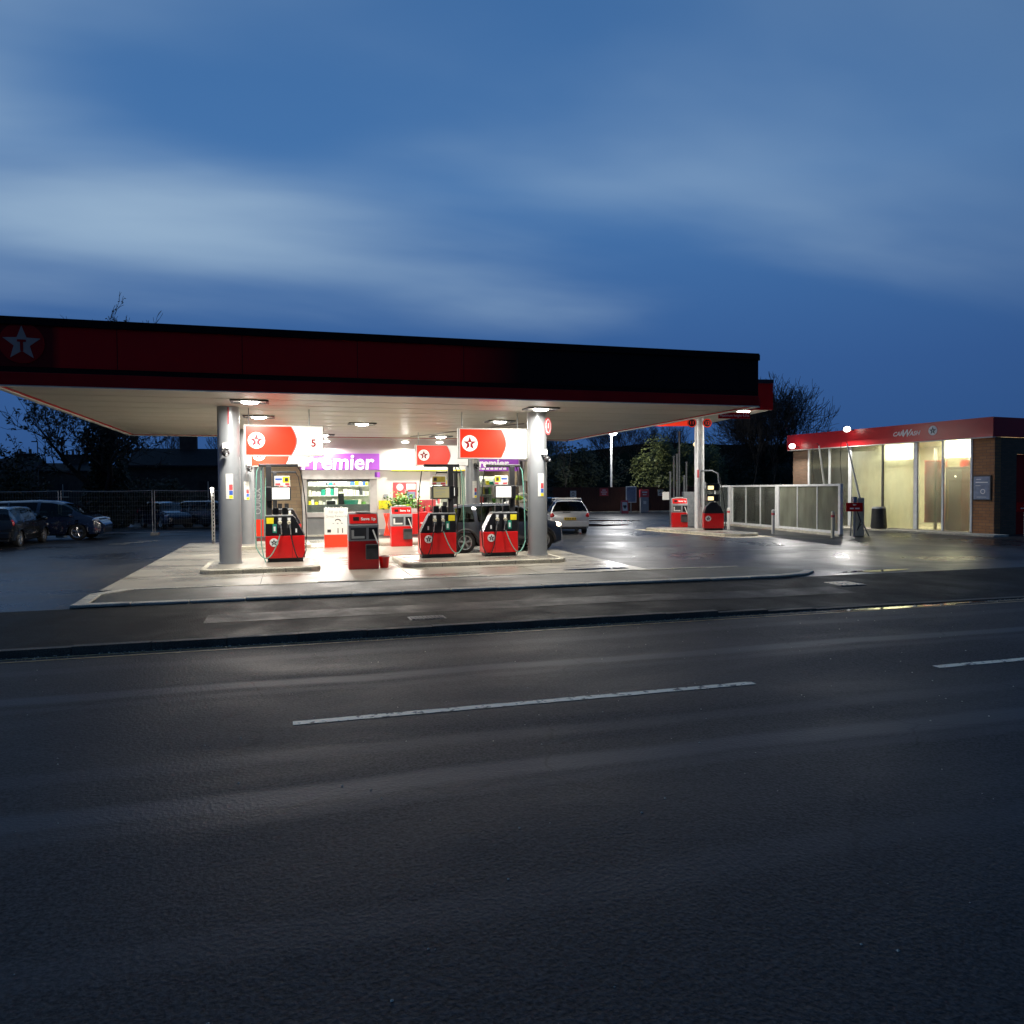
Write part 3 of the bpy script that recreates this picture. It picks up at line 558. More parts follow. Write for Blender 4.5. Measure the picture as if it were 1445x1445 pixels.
# ------------------------------------------------------------------ fuel pumps
def arc(p0, p1, sag, n=12, side=(0, -.05, 0)):
    p0, p1 = Vector(p0), Vector(p1); out = []
    for i in range(n+1):
        t = i/n; k = 4*t*(1-t); p = p0.lerp(p1, t); out.append(p+Vector((side[0]*k, side[1]*k, -sag*k)))
    return out
def make_pump(label, loc, rz, m=1, card='white', screen='screen_lit'):
    """m=+1: mast on the left, console slopes on the right; m=-1 mirrored. Front faces -Y."""
    t = thing('fuel_pump', label, 'fuel pump', loc, rz, 'red fuel pumps'); s = m
    def bx(name, mat, x0, x1, y0, y1, z0, z1, bevel=0, par=None):
        a, b = sorted((x0*s, x1*s)); return box(name, mat, par or t, a, b, y0, y1, z0, z1, bevel)
    bx('plinth', 'black_plastic', -.43, .43, -.2, .2, 0, .1)
    cb = bx('cabinet', 'red_gloss', -.475, .475, -.24, .24, .1, .66, .012)
    bx('seam', 'black_plastic', .165, .171, -.2425, -.2405, .11, .65, 0, cb)
    roundel(cb, -.27, -.246, .50, .105, 'text_dark')
    pl = [(-.47*s, .662), (.47*s, .662), (.24*s, 1.12), (.2*s, 1.16), (-.47*s, 1.16)]
    if s < 0: pl = pl[::-1]
    cn = MB().prism(pl, -.215, .215).build('console', 'black_gloss', t, bevel=.012)
    ed = [(.47*s, .67), (.24*s, 1.13)]
    MB().prism([(ed[0][0]-.0*s, .67), (ed[0][0]+.018*s, .67), (ed[1][0]+.018*s, 1.13), (ed[1][0], 1.13)], -.225, -.19).build('edge_trim', 'silver', cn)
    bx('top_shelf', 'grey_plastic', -.47, .2, -.2, .2, 1.161, 1.185)
    # far-side nozzle block seen above the console
    for xx in (-.22, .0): bx('holster', 'black_plastic', xx-.07, xx+.07, .06, .17, 1.186, 1.36)
    bx('mast', 'black_plastic', -.45, -.31, -.07, .07, 1.17, 2.42, .008)
    bx('top_beam', 'black_plastic', -.62, .34, -.06, .06, 2.40, 2.475, .02)
    hd = bx('display_head', 'black_gloss', -.44, .15, -.2, .12, 1.55, 1.90, .015)
    bx('bezel', 'dark_grey', -.32, .145, -.212, -.2005, 1.56, 1.893, 0, hd)
    scn = bx('screen', screen, -.295, .12, -.217, -.2125, 1.585, 1.87, 0, hd)
    dm = MB()
    for k, (zz, x0, x1) in enumerate(((1.835, -.26, .085), (1.815, -.2, .03), (1.735, -.2, .0), (1.725, .0, .08), (1.68, -.1, .0), (1.66, .0, .07))):
        a, b = sorted((x0*s, x1*s)); dm.box(a, b, -.2195, -.2172, zz-.006, zz+.006)
    dm.build('readout', 'text_grey', scn)
    cd = bx('notice_card', 'white_plastic', -.24, .13, -.10, -.085, 1.92, 2.17, .004)
    bx('yellow_print', 'yellow' if card == 'white' else 'ochre', -.04 if card == 'white' else -.22, .12, -.1025, -.1005, 2.0, 2.15, 0, cd)
    if card == 'white':
        bx('blue_print', 'blue', -.22, -.06, -.1025, -.1005, 2.06, 2.11, 0, cd)
    bx('black_print', 'text_dark', .01, .09, -.1045, -.103, 2.03, 2.12, 0, cd); bx('red_print', 'pinkred', -.22, -.1, -.1025, -.1005, 1.935, 1.985, 0, cd); bx('red_print', 'pinkred', .02, .12, -.1025, -.1005, 1.935, 1.985, 0, cd)
    # nozzles in their holsters with splash guards and spouts
    for k, xx in enumerate((-.12, .10)):
        X = xx*s; bx('holster', 'dark_grey', xx-.055, xx+.055, -.235, -.216, .86, 1.13, .006)
        nz = MB().cyl((X, -.235, 1.0), (X, -.30, .985), .05, .042, 14).build('nozzle', 'cream_plastic', t, smooth=True)
        MB().tube([(X, -.27, 1.0), (X+.015*s, -.29, .92), (X+.03*s, -.285, .82), (X+.04*s, -.27, .70)], .018).build('spout', 'silver', nz, smooth=True)
        bx('label', 'text_white', xx-.035, xx+.035, -.2385, -.2355, 1.05, 1.115, 0, t)
    bx('fuel_label', 'green_plastic', -.30, -.2, -.222, -.2165, .74, .96, .003); bx('fuel_label_print', 'text_white', -.275, -.225, -.2245, -.2225, .78, .90)
    bx('yellow_sticker', 'yellow', -.445, -.27, -.2235, -.2165, .97, 1.12, .003)
    bx('grade_tab', 'text_white', .25, .29, -.222, -.2165, .74, .84)
    # hoses
    h1 = [(-.60*s, 0, 2.42)]+arc((-.66*s, -.05, 2.30), (-.70*s, -.16, .5), 0, 6, (-.02*s, 0, 0))+arc((-.70*s, -.18, .4), (-.12*s, -.29, .70), .42, 14, (0, -.12, 0))
    MB().tube(h1, .014, 8).build('hose', 'green_hose', t, smooth=True)
    h2 = [(-.52*s, .05, 2.42)]+arc((-.56*s, .06, 2.30), (-.58*s, .1, .55), 0, 6)+arc((-.58*s, .1, .45), (-.40*s, -.2, .06), .22, 10)
    MB().tube(h2, .014, 8).build('hose', 'green_hose' if s > 0 else 'rubber', t, smooth=True)
    h3 = [(.32*s, 0, 2.42)]+arc((.40*s, -.04, 2.28), (.50*s, -.2, .35), 0, 6, (.06*s, 0, 0))+arc((.50*s, -.22, .28), (.14*s, -.28, .68), .40, 14, (0, -.1, 0))
    MB().tube(h3, .014, 8).build('hose', 'rubber', t, smooth=True)
    return t
make_pump('red fuel pump with green hoses directly below the number five sign', (-.06, 20.35, .122), 0, 1)
make_pump('red fuel pump with ochre card and black hose on the long island', (3.82, 20.2, .122), 0, -1, 'ochre', 'screen_dim')
make_pump('red fuel pump with green hose standing next to the number one column', (5.50, 20.1, .122), 0, -1)
make_pump('red fuel pump in front of the buff brick wall', (-.02, 27.6, .122), 0, 1)
make_pump('red fuel pump behind the dark car near the shop', (5.55, 27.6, .122), 0, -1)

# ------------------------------------------------------------------ service kiosks, bucket, advert totem
def kiosk(label, loc, rz=0):
    t = thing('windscreen_kiosk', label, 'service kiosk', loc, rz, 'red forecourt service kiosks')
    b = box('body', 'red_gloss', t, -.36, .36, -.2, .2, 0, .68, .012); box('kick', 'black_plastic', b, -.35, .35, -.19, .19, -.0, .03)
    hz = MB().prism([(-.2, .682), (.2, .682), (.2, 1.26), (.02, 1.36), (-.17, 1.10), (-.2, 1.06)], -.36, .36, 'x').build('housing', 'grey_plastic', t, bevel=.012)
    box('towel_bay', 'dark_grey', hz, -.31, .06, -.205, -.2015, .72, 1.0); box('towel_roll', 'white_plastic', hz, -.29, .02, -.216, -.2055, .745, .80); box('towel_side', 'white_plastic', hz, -.29, -.23, -.216, -.2055, .80, .95)
    box('bucket_bay', 'black_gloss', hz, .12, .33, -.205, -.2015, .72, 1.0)
    MB().cyl((.22, -.2, .95), (.33, -.26, .62), .018, n=8).build('squeegee', 'white_plastic', t)
    pn = MB().add([(-.33, -.183, 1.105), (.33, -.183, 1.105), (.33, -.028, 1.325), (-.33, -.028, 1.325)], [(0, 1, 2, 3)]).build('header', 'red_gloss', t)
    rot = (R(55), 0, 0)
    text('Save 1p', .115, 'text_white', pn, (.12, -.118, 1.208), rot, bold=.003);
    MB().add([(-.24, -.142, 1.17), (-.1, -.142, 1.17), (-.1, -.078, 1.26), (-.24, -.078, 1.26)], [(0, 1, 2, 3)]).build('badge', 'black_gloss', pn)
    bn = box('waste_bin', 'dark_grey', t, .04, .34, -.30, -.2015, .24, .60, .012); box('flap', 'black_plastic', bn, .06, .32, -.305, -.3005, .5, .58)
    box('top_tray', 'white_trim', t, -.18, .18, -.02, .18, 1.36, 1.39)
    return t
kiosk('red and grey windscreen kiosk with a bucket at its side', (1.76, 18.95, .012))
kiosk('red and grey windscreen kiosk in front of the flower display', (3.72, 26.2, .012))
b = thing('bucket', 'red plastic water bucket beside the windscreen kiosk', 'bucket', (2.27, 19.0, .012))
n = 20; vs = []; 
MB().cyl((0, 0, 0), (0, 0, .28), .10, .135, 20, cap=False).cyl((0, 0, .004), (0, 0, .01), .1, .1, 20).build('shell', 'red_gloss', b, smooth=True)
MB().tube([(.138*math.cos(2*math.pi*i/20), .138*math.sin(2*math.pi*i/20), .28) for i in range(21)], .01, 6).build('rim', 'white_plastic', b); MB().tube([(.14*math.cos(math.pi*i/12), 0, .28-.05*math.sin(math.pi*i/12)) for i in range(13)], .005, 6).build('handle', 'galv', b)
t = thing('advert_stand', 'white advert stand with red base reading fill up for great rewards', 'advert stand', (1.58, 26.6, .012))
box('base', 'sign_red_lit', t, -.39, .39, -.16, .16, 0, .42, .01); pn = box('panel', 'white_plastic', t, -.385, .385, -.15, .15, .422, 1.32, .01)  # base glows through its material, no lamp inside
text('Fill up for', .13, 'text_grey', pn, (.0, -.153, 1.18)); text('Great Rewards', .115, 'text_grey', pn, (.0, -.153, 1.04))
for k, (xx, zz, w2, h2) in enumerate(((-.24, .55, .12, .1), (.05, .56, .03, .16), (.2, .56, .03, .16), (-.1, .8, .06, .03), (.04, .8, .06, .05), (.18, .8, .06, .04))): box('print', 'text_dark' if k < 3 else 'text_grey', pn, xx-w2/2, xx+w2/2, -.1535, -.1505, zz-h2/2, zz+h2/2)
MB().tube([(.05+.085*math.cos(math.pi*i/10), -.153, .88+.06*math.sin(math.pi*i/10)) for i in range(11)], .014, 6).build('print', 'text_dark', pn)

# ------------------------------------------------------------------ shop
SY = 33.5
shop = thing('shop', 'lit white station shop with purple signs and a buff brick end', 'shop', (0, 0, 0))
box('brick_wall', 'brick_buff', shop, -.9, .6, SY, SY+.25, 0, 4.5); box('grey_pier', 'grey_plastic', shop, -1.4, -.905, SY-.15, SY+.1, 0, 4.5)
pier = shop.children[-1]; box('red_print', 'sign_red_lit', pier, -1.36, -.95, SY-.154, SY-.1505, .05, .75)
text('OUIGX', .34, 'text_white', pier, (-1.15, SY-.154, 1.5), (R(90), R(-90), 0))
box('side_wall', 'brick_dark', shop, -1.4, -1.15, SY+.1, SY+8, 0, 4.5); box('side_wall', 'brick_dark', shop, 10.45, 10.7, SY+.25, SY+8, 0, 4.5); box('back_wall', 'cladding', shop, -1.15, 10.45, SY+7.75, SY+8, 0, 4.5)
box('roof', 'slate', shop, -1.5, 10.8, SY-.2, SY+8.1, 4.502, 4.7); box('floor', 'slab_concrete', shop, -1.15, 10.45, SY+.26, SY+7.7, .0, .05); box('ceiling', 'white_trim', shop, -1.1, 10.4, SY+.3, SY+7.7, 3.0, 3.05)
box('fascia', 'cladding', shop, .605, 10.7, SY-.12, SY+.1, 2.80, 4.5)
box('yellow_trim', 'yellow', shop, 4.35, 8.1, SY-.15, SY-.121, 2.76, 2.81)
text('Start', .30, 'sign_white_lit', shop, (4.95, SY-.124, 3.08))
# purple sign
ps = box('shop_sign', 'purple', shop, .55, 3.82, SY-.26, SY-.121, 2.80, 3.49, .01)
text('Premier', .92, 'sign_white_lit', ps, (2.05, SY-.268, 3.10), shear=.08, bold=.02, ext=.01)
box('hanging_tag', 'purple', shop, 3.62, 3.84, SY-.2, SY-.15, 2.48, 2.70)
ps2 = box('shop_sign', 'purple', shop, 7.9, 10.05, SY-.26, SY-.121, 2.75, 3.32, .01); text('Premier', .5, 'sign_white_lit', ps2, (8.75, SY-.268, 3.08), shear=.08, bold=.015, ext=.01); bars(ps2, 'sign_white_lit', SY-.261, [(8.2+.2*k, 2.85, .15, .07) for k in range(7)])
# window one: shutter box, frame, glass, sill, panels
fr = box('shutter_box', 'door_metal', shop, .62, 3.72, SY-.2, SY+.05, 2.40, 2.795, .01); bars(fr, 'text_grey', SY-.2005, ((3.3, 2.66, .12, .03), (3.46, 2.66, .08, .03)))
box('window_jamb', 'door_metal', shop, .62, .8, SY-.1, SY+.15, .0, 2.398); box('window_jamb', 'door_metal', shop, 3.42, 3.72, SY-.1, SY+.15, .0, 2.398)
box('window_head', 'dark_grey', shop, .8, 3.42, SY-.06, SY+.1, 2.30, 2.398); box('sill', 'door_metal', shop, .8, 3.42, SY-.14, SY+.14, .80, 1.0, .01)
box('pane', 'shop_glass', shop, .8, 3.42, SY+.02, SY+.03, 1.0, 2.30)
for k in range(3): box('lower_panel', 'door_panel', shop, .8+k*.874, .8+(k+1)*.874-.012, SY-.05, SY+.1, .06, .80, .008)
box('threshold', 'kerb_concrete', shop, .6, 3.8, SY-.35, SY-.06, .0, .06)
dk = box('night_bay', 'door_panel', shop, .8, 3.42, SY+.035, SY+.06, 1.0, 1.33)
text('Night  Pay', .22, 'text_white', shop, (2.0, SY+.012, 1.16))
box('dark_display', 'black_plastic', shop, 1.62, 2.0, SY+.25, SY+.5, 1.1, 1.5, .05)
# white clad wall with posters
box('white_wall', 'cladding', shop, 3.725, 6.05, SY, SY+.2, 0, 2.80)
pp = box('poster', 'pinkred', shop, 4.42, 5.45, SY-.02, SY-.001, 1.45, 2.26, .02); disc(4.72, 2.05, .15, SY-.026, SY-.0205).build('print', 'text_white', pp); box('print', 'text_white', pp, 5.0, 5.4, SY-.026, SY-.0205, 1.95, 2.2); box('print', 'info_blue', pp, 5.02, 5.4, SY-.026, SY-.0205, 1.55, 1.85); box('print', 'ochre', pp, 4.55, 4.95, SY-.026, SY-.0205, 1.55, 1.72); text('20', .16, 'text_white', pp, (4.98, SY-.028, 1.88))
box('yellow_panel', 'yellow', shop, 3.8, 4.35, SY-.03, SY-.002, 1.10, 1.48); box('keypad', 'grey_plastic', shop, 4.02, 4.2, SY-.05, SY-.002, 1.58, 1.75)
box('skirting', 'grey_plastic', shop, 3.73, 6.04, SY-.05, SY-.001, .0, .25)
# entrance door and second window
for (x0, x1) in ((6.05, 6.15), (7.05, 7.13), (8.0, 8.2), (10.2, 10.45)): box('door_post', 'door_metal', shop, x0, x1, SY-.05, SY+.15, 0, 2.80)
for (x0, x1) in ((6.15, 7.05), (7.13, 8.0)):
    dd = box('door_leaf', 'shop_glass', shop, x0+.05, x1-.05, SY+.03, SY+.04, .1, 2.5); box('rail', 'door_metal', dd, x0, x1, SY, SY+.07, 2.5, 2.8); box('rail', 'door_metal', dd, x0, x1, SY, SY+.07, .05, .16); box('handle', 'chrome', dd, x1-.16, x1-.13, SY-.06, SY-.03, .9, 1.4)
box('pane', 'shop_glass', shop, 8.2, 10.2, SY+.03, SY+.04, .7, 2.72); box('lower_panel', 'door_panel', shop, 8.2, 10.2, SY-.02, SY+.1, .02, .7); box('window_bar', 'door_metal', shop, 8.2, 10.2, SY-.04, SY+.06, 2.05, 2.11)
# stock on shelves inside
def shelf(label, x0, x1, y, seed):
    rr = random.Random(seed); t = thing('shop_shelf', label, 'shelf', (x0, y, .05))
    wd = x1-x0; box('back_panel', 'white_trim', t, 0, wd, .3, .34, 0, 2.5)
    mats = ['white_plastic']*6+['cream_plastic']*4+['yellow', 'veg_leaf', 'pinkred', 'blue', 'ochre', 'dark_grey', 'green_plastic', 'grey_plastic', 'cladding']
    for z in (.25, .75, 1.2, 1.65, 2.1):
        sh = box('shelf_board', 'white_trim', t, 0, wd, 0, .3, z-.03, z)
        xx = .03
        groups = {}
        while xx < wd-.12:
            ww = rr.uniform(.07, .2); hh = rr.uniform(.14, .36); groups.setdefault(rr.choice(mats), []).append((xx, ww, hh)); xx += ww+rr.uniform(.01, .05)
        for mt, L in groups.items():
            m = MB()
            for (a, ww, hh) in L: m.box(a, a+ww, .04, .26, z+.001, z+hh)
            o = m.build('goods', mt, sh); o['kind'] = 'stuff'
shelf('stocked shelf seen through the night pay window', .9, 3.6, SY+2.2, 3); shelf('stocked shelf behind the glazed shop doors', 4.2, 7.2, SY+3.2, 4); shelf('stocked shelf behind the right shop window', 8.0, 10.3, SY+1.3, 6)
t = thing('till_counter', 'dark till counter with shopping basket inside the pay window', 'counter', (2.7, SY+1.0, .05)); box('counter', 'dark_grey', t, -.9, .7, -.2, .3, 0, 1.05); bk = MB().prism([(-.24, 1.052), (.24, 1.052), (.31, 1.45), (-.31, 1.45)], -.2, .2).build('basket', 'green_plastic', t); box('till', 'black_plastic', t, -.55, -.3, -.1, .15, 1.052, 1.75, .02); box('sweet_box', 'ochre', t, .36, .68, -.22, -.05, 1.052, 1.25)
arealamp('shop_lamp', shop, (2.2, SY+2.0, 2.95), 2.6, 420, size_y=2.2); arealamp('shop_lamp', shop, (8.0, SY+2.5, 2.95), 3.6, 440, size_y=2.5)
# wall lamps over the shop front
for k, xx in enumerate((1.6, 4.9, 6.4)):
    t = thing('wall_lamp', ['lit lamp on the shop fascia above the purple sign', 'lit lamp in the middle of the white shop fascia', 'lit lamp on the white fascia over the shop doors'][k], 'wall lamp', (xx, SY-.5, 3.98), 0, 'lamps on the shop fascia')
    box('arm', 'white_trim', t, -.02, .02, 0, .38, -.01, .02); MB().ball((0, 0, 0), .16, .1, .05, 14, 8).build('lens', 'lamp_lens_soft', t, smooth=True); arealamp('lamp', t, (0, -.02, -.07), .25, 170, rot=(R(-25), 0, 0))
# stock outside the shop: flowers, red display stands, goods cage
t = thing('flower_stand', 'red stand heaped with green plants by the poster wall', 'plant stand', (4.75, 32.6, .0)); box('stand', 'red_gloss', t, -.65, .65, -.25, .25, .05, .95, .02)
m = MB(); rr = random.Random(5)
for i in range(900):
    a = rr.uniform(0, 6.28); c = Vector((rr.gauss(0, .33), rr.gauss(0, .14), 1.15+abs(rr.gauss(0, .24)))); d = Vector((math.cos(a), math.sin(a), rr.uniform(-.4, .9)))*rr.uniform(.07, .15); e_ = d.cross(Vector((rr.uniform(-1, 1), rr.uniform(-1, 1), 1))).normalized()*.045
    m.add([c-e_*.2, c+d*.5+e_, c+d, c+d*.5-e_], [(0, 1, 2, 3)])
o = m.build('foliage', 'veg_leaf', t); box('wrap', 'lime', t, -.1, .3, -.27, -.2, 1.12, 1.32, .03)
t = thing('red_display_bin', 'red display bin with bottles right of the plant stand', 'display stand', (5.75, 32.5, 0)); box('bin', 'red_gloss', t, -.4, .4, -.3, .3, .02, 1.0, .02); box('header', 'pinkred', t, -.4, .4, .2, .28, 1.0, 1.5, .01); box('shelf', 'white_trim', t, -.36, .36, -.32, -.301, .5, .56)
for k in range(5): MB().cyl((-.28+k*.14, -.05, 1.0), (-.28+k*.14, -.05, 1.26), .045, .02, 10).build('bottle', 'black_plastic' if k % 2 else 'pinkred', t)
t = thing('folding_barrier', 'orange red folded barrier leaning at the shop wall', 'barrier', (4.0, 32.3, 0)); 
for k in range(4): MB().cyl((-.12+k*.07, 0, .02), (.1-k*.07, .1, .95), .025, n=8).build('slat', 'sign_red_lit', t)  # slats share the glowing sign red, though nothing lights them from within
t = thing('goods_cage', 'wire cage of sacks and goods at the shop window end', 'goods cage', (9.75, 32.6, 0))
for xx in (-.55, .55):
    for yy in (-.3, .3): MB().cyl((xx, yy, 0), (xx, yy, 1.75), .02, n=8).build('post', 'galv', t)
for z in (.15, .6, 1.1, 1.7): MB().tube([(-.55, -.3, z), (.55, -.3, z), (.55, .3, z), (-.55, .3, z), (-.55, -.3, z)], .012, 6).build('rail', 'galv', t)
rr = random.Random(9)
for k in range(12): MB().ball((rr.uniform(-.4, .4), rr.uniform(-.12, .12), .3+.125*k), .22, .16, .12, 10, 6).build('sack', rr.choice(['brick_buff', 'cream_wall', 'dark_grey', 'lime', 'stone_dark', 'white_plastic']), t, smooth=True)
t = thing('hanging_sacks', 'brown sacks and netting hung beside the right shop sign', 'sack', (10.3, 33.0, 2.2))
MB().tube([(-.3, 0, 1.0), (.35, 0, 1.0)], .02).build('rail', 'galv', t)
for k in range(3): MB().cyl((-.2+.22*k, 0, .98), (-.25+.22*k, -.05, -.1+.2*k), .06, .17, 10).build('sack', ['stone_dark', 'cream_wall', 'brick_dark'][k], t, smooth=True)

# ------------------------------------------------------------------ cars
def lerp(a, b, t): return a+(b-a)*t
def make_car(name, label, loc, rz, P, paint, glass='car_glass', head='lampglass', plate=True, group=None, bars=False, cladding=False):
    """local +X is forward. P: dict L,W, keys=[(x,zlow,zbelt,ztop,wlow,wbelt,wtop)], wheels (xr,xf,r), side windows, screens."""
    t = thing(name, label, 'car', loc, rz, group); K = P['keys']; xs_ = [k[0] for k in K]
    def at(x):
        for i in range(len(K)-1):
            if x <= K[i+1][0]:
                u = (x-K[i][0])/(K[i+1][0]-K[i][0]); u2_ = u*u*(3-2*u)*.35+u*.65; return [lerp(K[i][j], K[i+1][j], u2_) for j in range(7)]
        return list(K[-1])
    nst = 76; X = sorted(set([round(xs_[0]+(xs_[-1]-xs_[0])*i/nst, 4) for i in range(nst+1)]+[round(x, 4) for x in xs_]))
    rings = []
    for x in X:
        _, zl, zb, zt, wl, wb, wt = at(x); zb = min(zb, zt-.015); g = max(0, zt-zb)
        wt_ = lerp(wb*.97, wt, min(1, g/.42)); half = [(0, zl), (wl*.85, zl), (wl*.97, zl+.05), (lerp(wl, wb, .45)*1.012, lerp(zl, zb, .3)), (lerp(wl, wb, .75)*1.022, lerp(zl, zb, .58)), (wb*1.015, lerp(zl, zb, .84)), (wb, zb), (lerp(wb, wt_, .5)+.012*min(1, g/.3), zb+g*.5), (wt_, zb+g*.86), (wt_*.86, zb+g*.955), (wt_*.5, zb+g*.99), (0, zt)]
        rings.append(half)
    nh = len(rings[0]); full = 2*nh-2
    V = []
    for x, h in zip(X, rings):
        V += [(x, -y, z) for (y, z) in h] + [(x, y, z) for (y, z) in h[-2:0:-1]]
    xr, xf, wr = P['wheels']; ra = wr+.06
    body = []; glassf = {}
    def inw(x, z): return any((x-a)**2+(z-wr)**2 < ra*ra for a in (xr, xf))
    for i in range(len(X)-1):
        xm = (X[i]+X[i+1])/2
        for k in range(full):
            k2 = (k+1) % full; f = (i*full+k, i*full+k2, (i+1)*full+k2, (i+1)*full+k)
            kk = k if k < nh-1 else full-1-k     # band index on the half ring
            zm = sum(V[j][2] for j in f)/4
            if 1 <= kk <= 4 and inw(xm, zm): continue
            key = None
            if kk in (6, 7):
                for w_ in P['side']:
                    if w_[0] < xm < w_[1]: key = 'side_window' + ('L' if k < nh-1 else 'R') + str(w_[0])
            if kk in (8, 9, 10) :
                if P['ws'][0] < xm < P['ws'][1]: key = 'windscreen'
                if P['rw'][0] < xm < P['rw'][1]: key = 'rear_window'
            if key: glassf.setdefault(key, []).append(f)
            else: body.append(f)
    body.append(tuple(range(full))[::-1]); body.append(tuple((len(X)-1)*full+k for k in range(full)))
    def sub(fs):
        used = sorted({j for f in fs for j in f}); ix = {j: n for n, j in enumerate(used)}; return MB().add([V[j] for j in used], [tuple(ix[j] for j in f) for f in fs])
    bd = sub(body).build('body', paint, t, smooth=True)
    for key, fs in glassf.items(): sub(fs).build(key.rstrip('0123456789.-').rstrip('LR') if key.startswith('side') else key, glass, t, smooth=True)
    box('underbody', 'black_plastic', t, xs_[0]+.25, xs_[-1]-.3, -P['W']/2+.24, P['W']/2-.24, .2, .62)
    for xx in (xr+.55, lerp(xr, xf, .58)):
        for yy in (-.36, .36): MB().box(xx-.08, xx+.06, yy-.22, yy+.22, .62, 1.0).box(xx-.06, xx+.02, yy-.11, yy+.11, 1.01, 1.17).build('seat', 'dark_grey', t)
    for xx in (xr, xf):
        for sd in (-1, 1):
            yo = sd*(P['W']/2-.03); yi = sd*(P['W']/2-.22)
            wl_ = thing('x', '', ''); 
            for kx in ('label', 'category'): del wl_[kx]
            wl_.name = 'wheel'; wl_.parent = t; wl_.location = (xx, 0, wr)
            n = 28; prof = [(yi, wr*.62), (yi, wr*.93), (lerp(yi, yo, .12), wr), (lerp(yi, yo, .85), wr), (yo, wr*.94), (yo, wr*.68), (lerp(yo, yi, .1), wr*.64)]
            m = MB(); vs = [(r_*math.cos(2*math.pi*i/n), y_, r_*math.sin(2*math.pi*i/n)) for i in range(n) for (y_, r_) in prof]; q = len(prof)
            m.add(vs, [(i*q+j, i*q+j+1, ((i+1) % n)*q+j+1, ((i+1) % n)*q+j) for i in range(n) for j in range(q-1)]); m.build('tyre', 'rubber', wl_, smooth=True)
            rm = MB(); ro = wr*.66
            vs = [(r_*math.cos(2*math.pi*i/n), y_, r_*math.sin(2*math.pi*i/n)) for i in range(n) for (y_, r_) in ((yo-sd*.01, ro), (yo-sd*.02, ro*.9), (yo-sd*.09, ro*.86))]
            rm.add(vs, [(i*3+j, i*3+j+1, ((i+1) % n)*3+j+1, ((i+1) % n)*3+j) for i in range(n) for j in range(2)])
            for a in range(5):
                for da in (-.16, .16):
                    an = 2*math.pi*a/5+.3; rm.cyl((ro*.12*math.cos(an), yo-sd*.02, ro*.12*math.sin(an)), (ro*.9*math.cos(an+da), yo-sd*.03, ro*.9*math.sin(an+da)), ro*.085, ro*.07, 6)
            rm.cyl((0, yo-sd*.04, 0), (0, yo-sd*.005, 0), ro*.17, n=12); rm.build('rim', P.get('rim', 'silver'), wl_, smooth=True)
            MB().cyl((0, yo-sd*.10, 0), (0, yo-sd*.09, 0), ro*.86, n=20).build('brake_disc', 'dark_grey', wl_)
            ar = [(xx+ra*math.cos(math.pi*i/16), sd*(lerp(at(xx)[4], at(xx)[5], .5)+.002), wr+ra*math.sin(math.pi*i/16)) for i in range(17)]
            MB().tube(ar, .045 if cladding else .022, 8).build('wheel_arch', 'black_plastic' if cladding else paint, t, smooth=True)
    for sd in (-1, 1):
        for w_ in P['side'][1:]:
            xx = w_[0]-.0; ww = at(xx)
        a = at(P['mirror']); MB().ball((P['mirror'], sd*(a[5]+.09), a[2]+.05), .07, .10, .075, 12, 8).build('mirror', paint, t, smooth=True)
        for hx in P['handles']:
            h_ = at(hx); box('door_handle', paint if not cladding else 'black_gloss', t, hx-.1, hx+.1, *(sorted((sd*(h_[5]*1.0+.012), sd*(h_[5]+.04)))), h_[2]-.12, h_[2]-.085, .008)
        for hx in P['seams']:
            m = MB(); h_ = at(hx); zl, zb, wl, wb = h_[1], h_[2], h_[4], h_[5]
            pts = [(hx, sd*(lerp(wl, wb, .45)*1.012+.0015), lerp(zl, zb, .3)), (hx, sd*(lerp(wl, wb, .75)*1.022+.0015), lerp(zl, zb, .58)), (hx, sd*(wb*1.015+.0015), lerp(zl, zb, .84)), (hx, sd*(wb+.002), zb)]
            for p, q in zip(pts[:-1], pts[1:]): m.add([(p[0]-.005, p[1], p[2]), (p[0]+.005, p[1], p[2]), (q[0]+.005, q[1], q[2]), (q[0]-.005, q[1], q[2])], [(0, 1, 2, 3)])
            m.build('door_seam', 'black_plastic', t)
        if cladding:
            h_ = at((xr+xf)/2); box('side_cladding', 'black_plastic', t, xr+ra+.02, xf-ra-.02, *sorted((sd*(h_[4]*.9), sd*(h_[4]+.03))), h_[1]+.02, h_[1]+.22, .03)
        # lights
        hx, hz = P['head']; h_ = at(hx); MB().ball((hx, sd*(h_[5]-.10), hz), .16, .15, .085, 14, 8).build('headlight', head, t, smooth=True)
        tx, tz, th = P['tail']; h_ = at(tx); MB().ball((tx, sd*(h_[5]-.075), tz), .09, .11, th, 12, 8).build('tail_light', 'tail_red', t, smooth=True)
        if bars: MB().tube([(P['roof'][0], sd*at(0)[6]*.88, at(P['roof'][0])[3]-.02), (P['roof'][0]+.1, sd*at(0)[6]*.9, at(0)[3]+.045), (P['roof'][1]-.1, sd*at(0)[6]*.9, at(0)[3]+.045), (P['roof'][1], sd*at(0)[6]*.88, at(P['roof'][1])[3]-.02)], .018, 8).build('roof_rail', 'silver' if bars == 'silver' else 'black_plastic', t, smooth=True)
    if bars == 'silver':
        for xx in (P['roof'][0]+.35, P['roof'][1]-.35): MB().cyl((xx, -at(0)[6]*.95, at(0)[3]+.06), (xx, at(0)[6]*.95, at(0)[3]+.06), .022, n=10).build('roof_bar', 'white_trim', t)
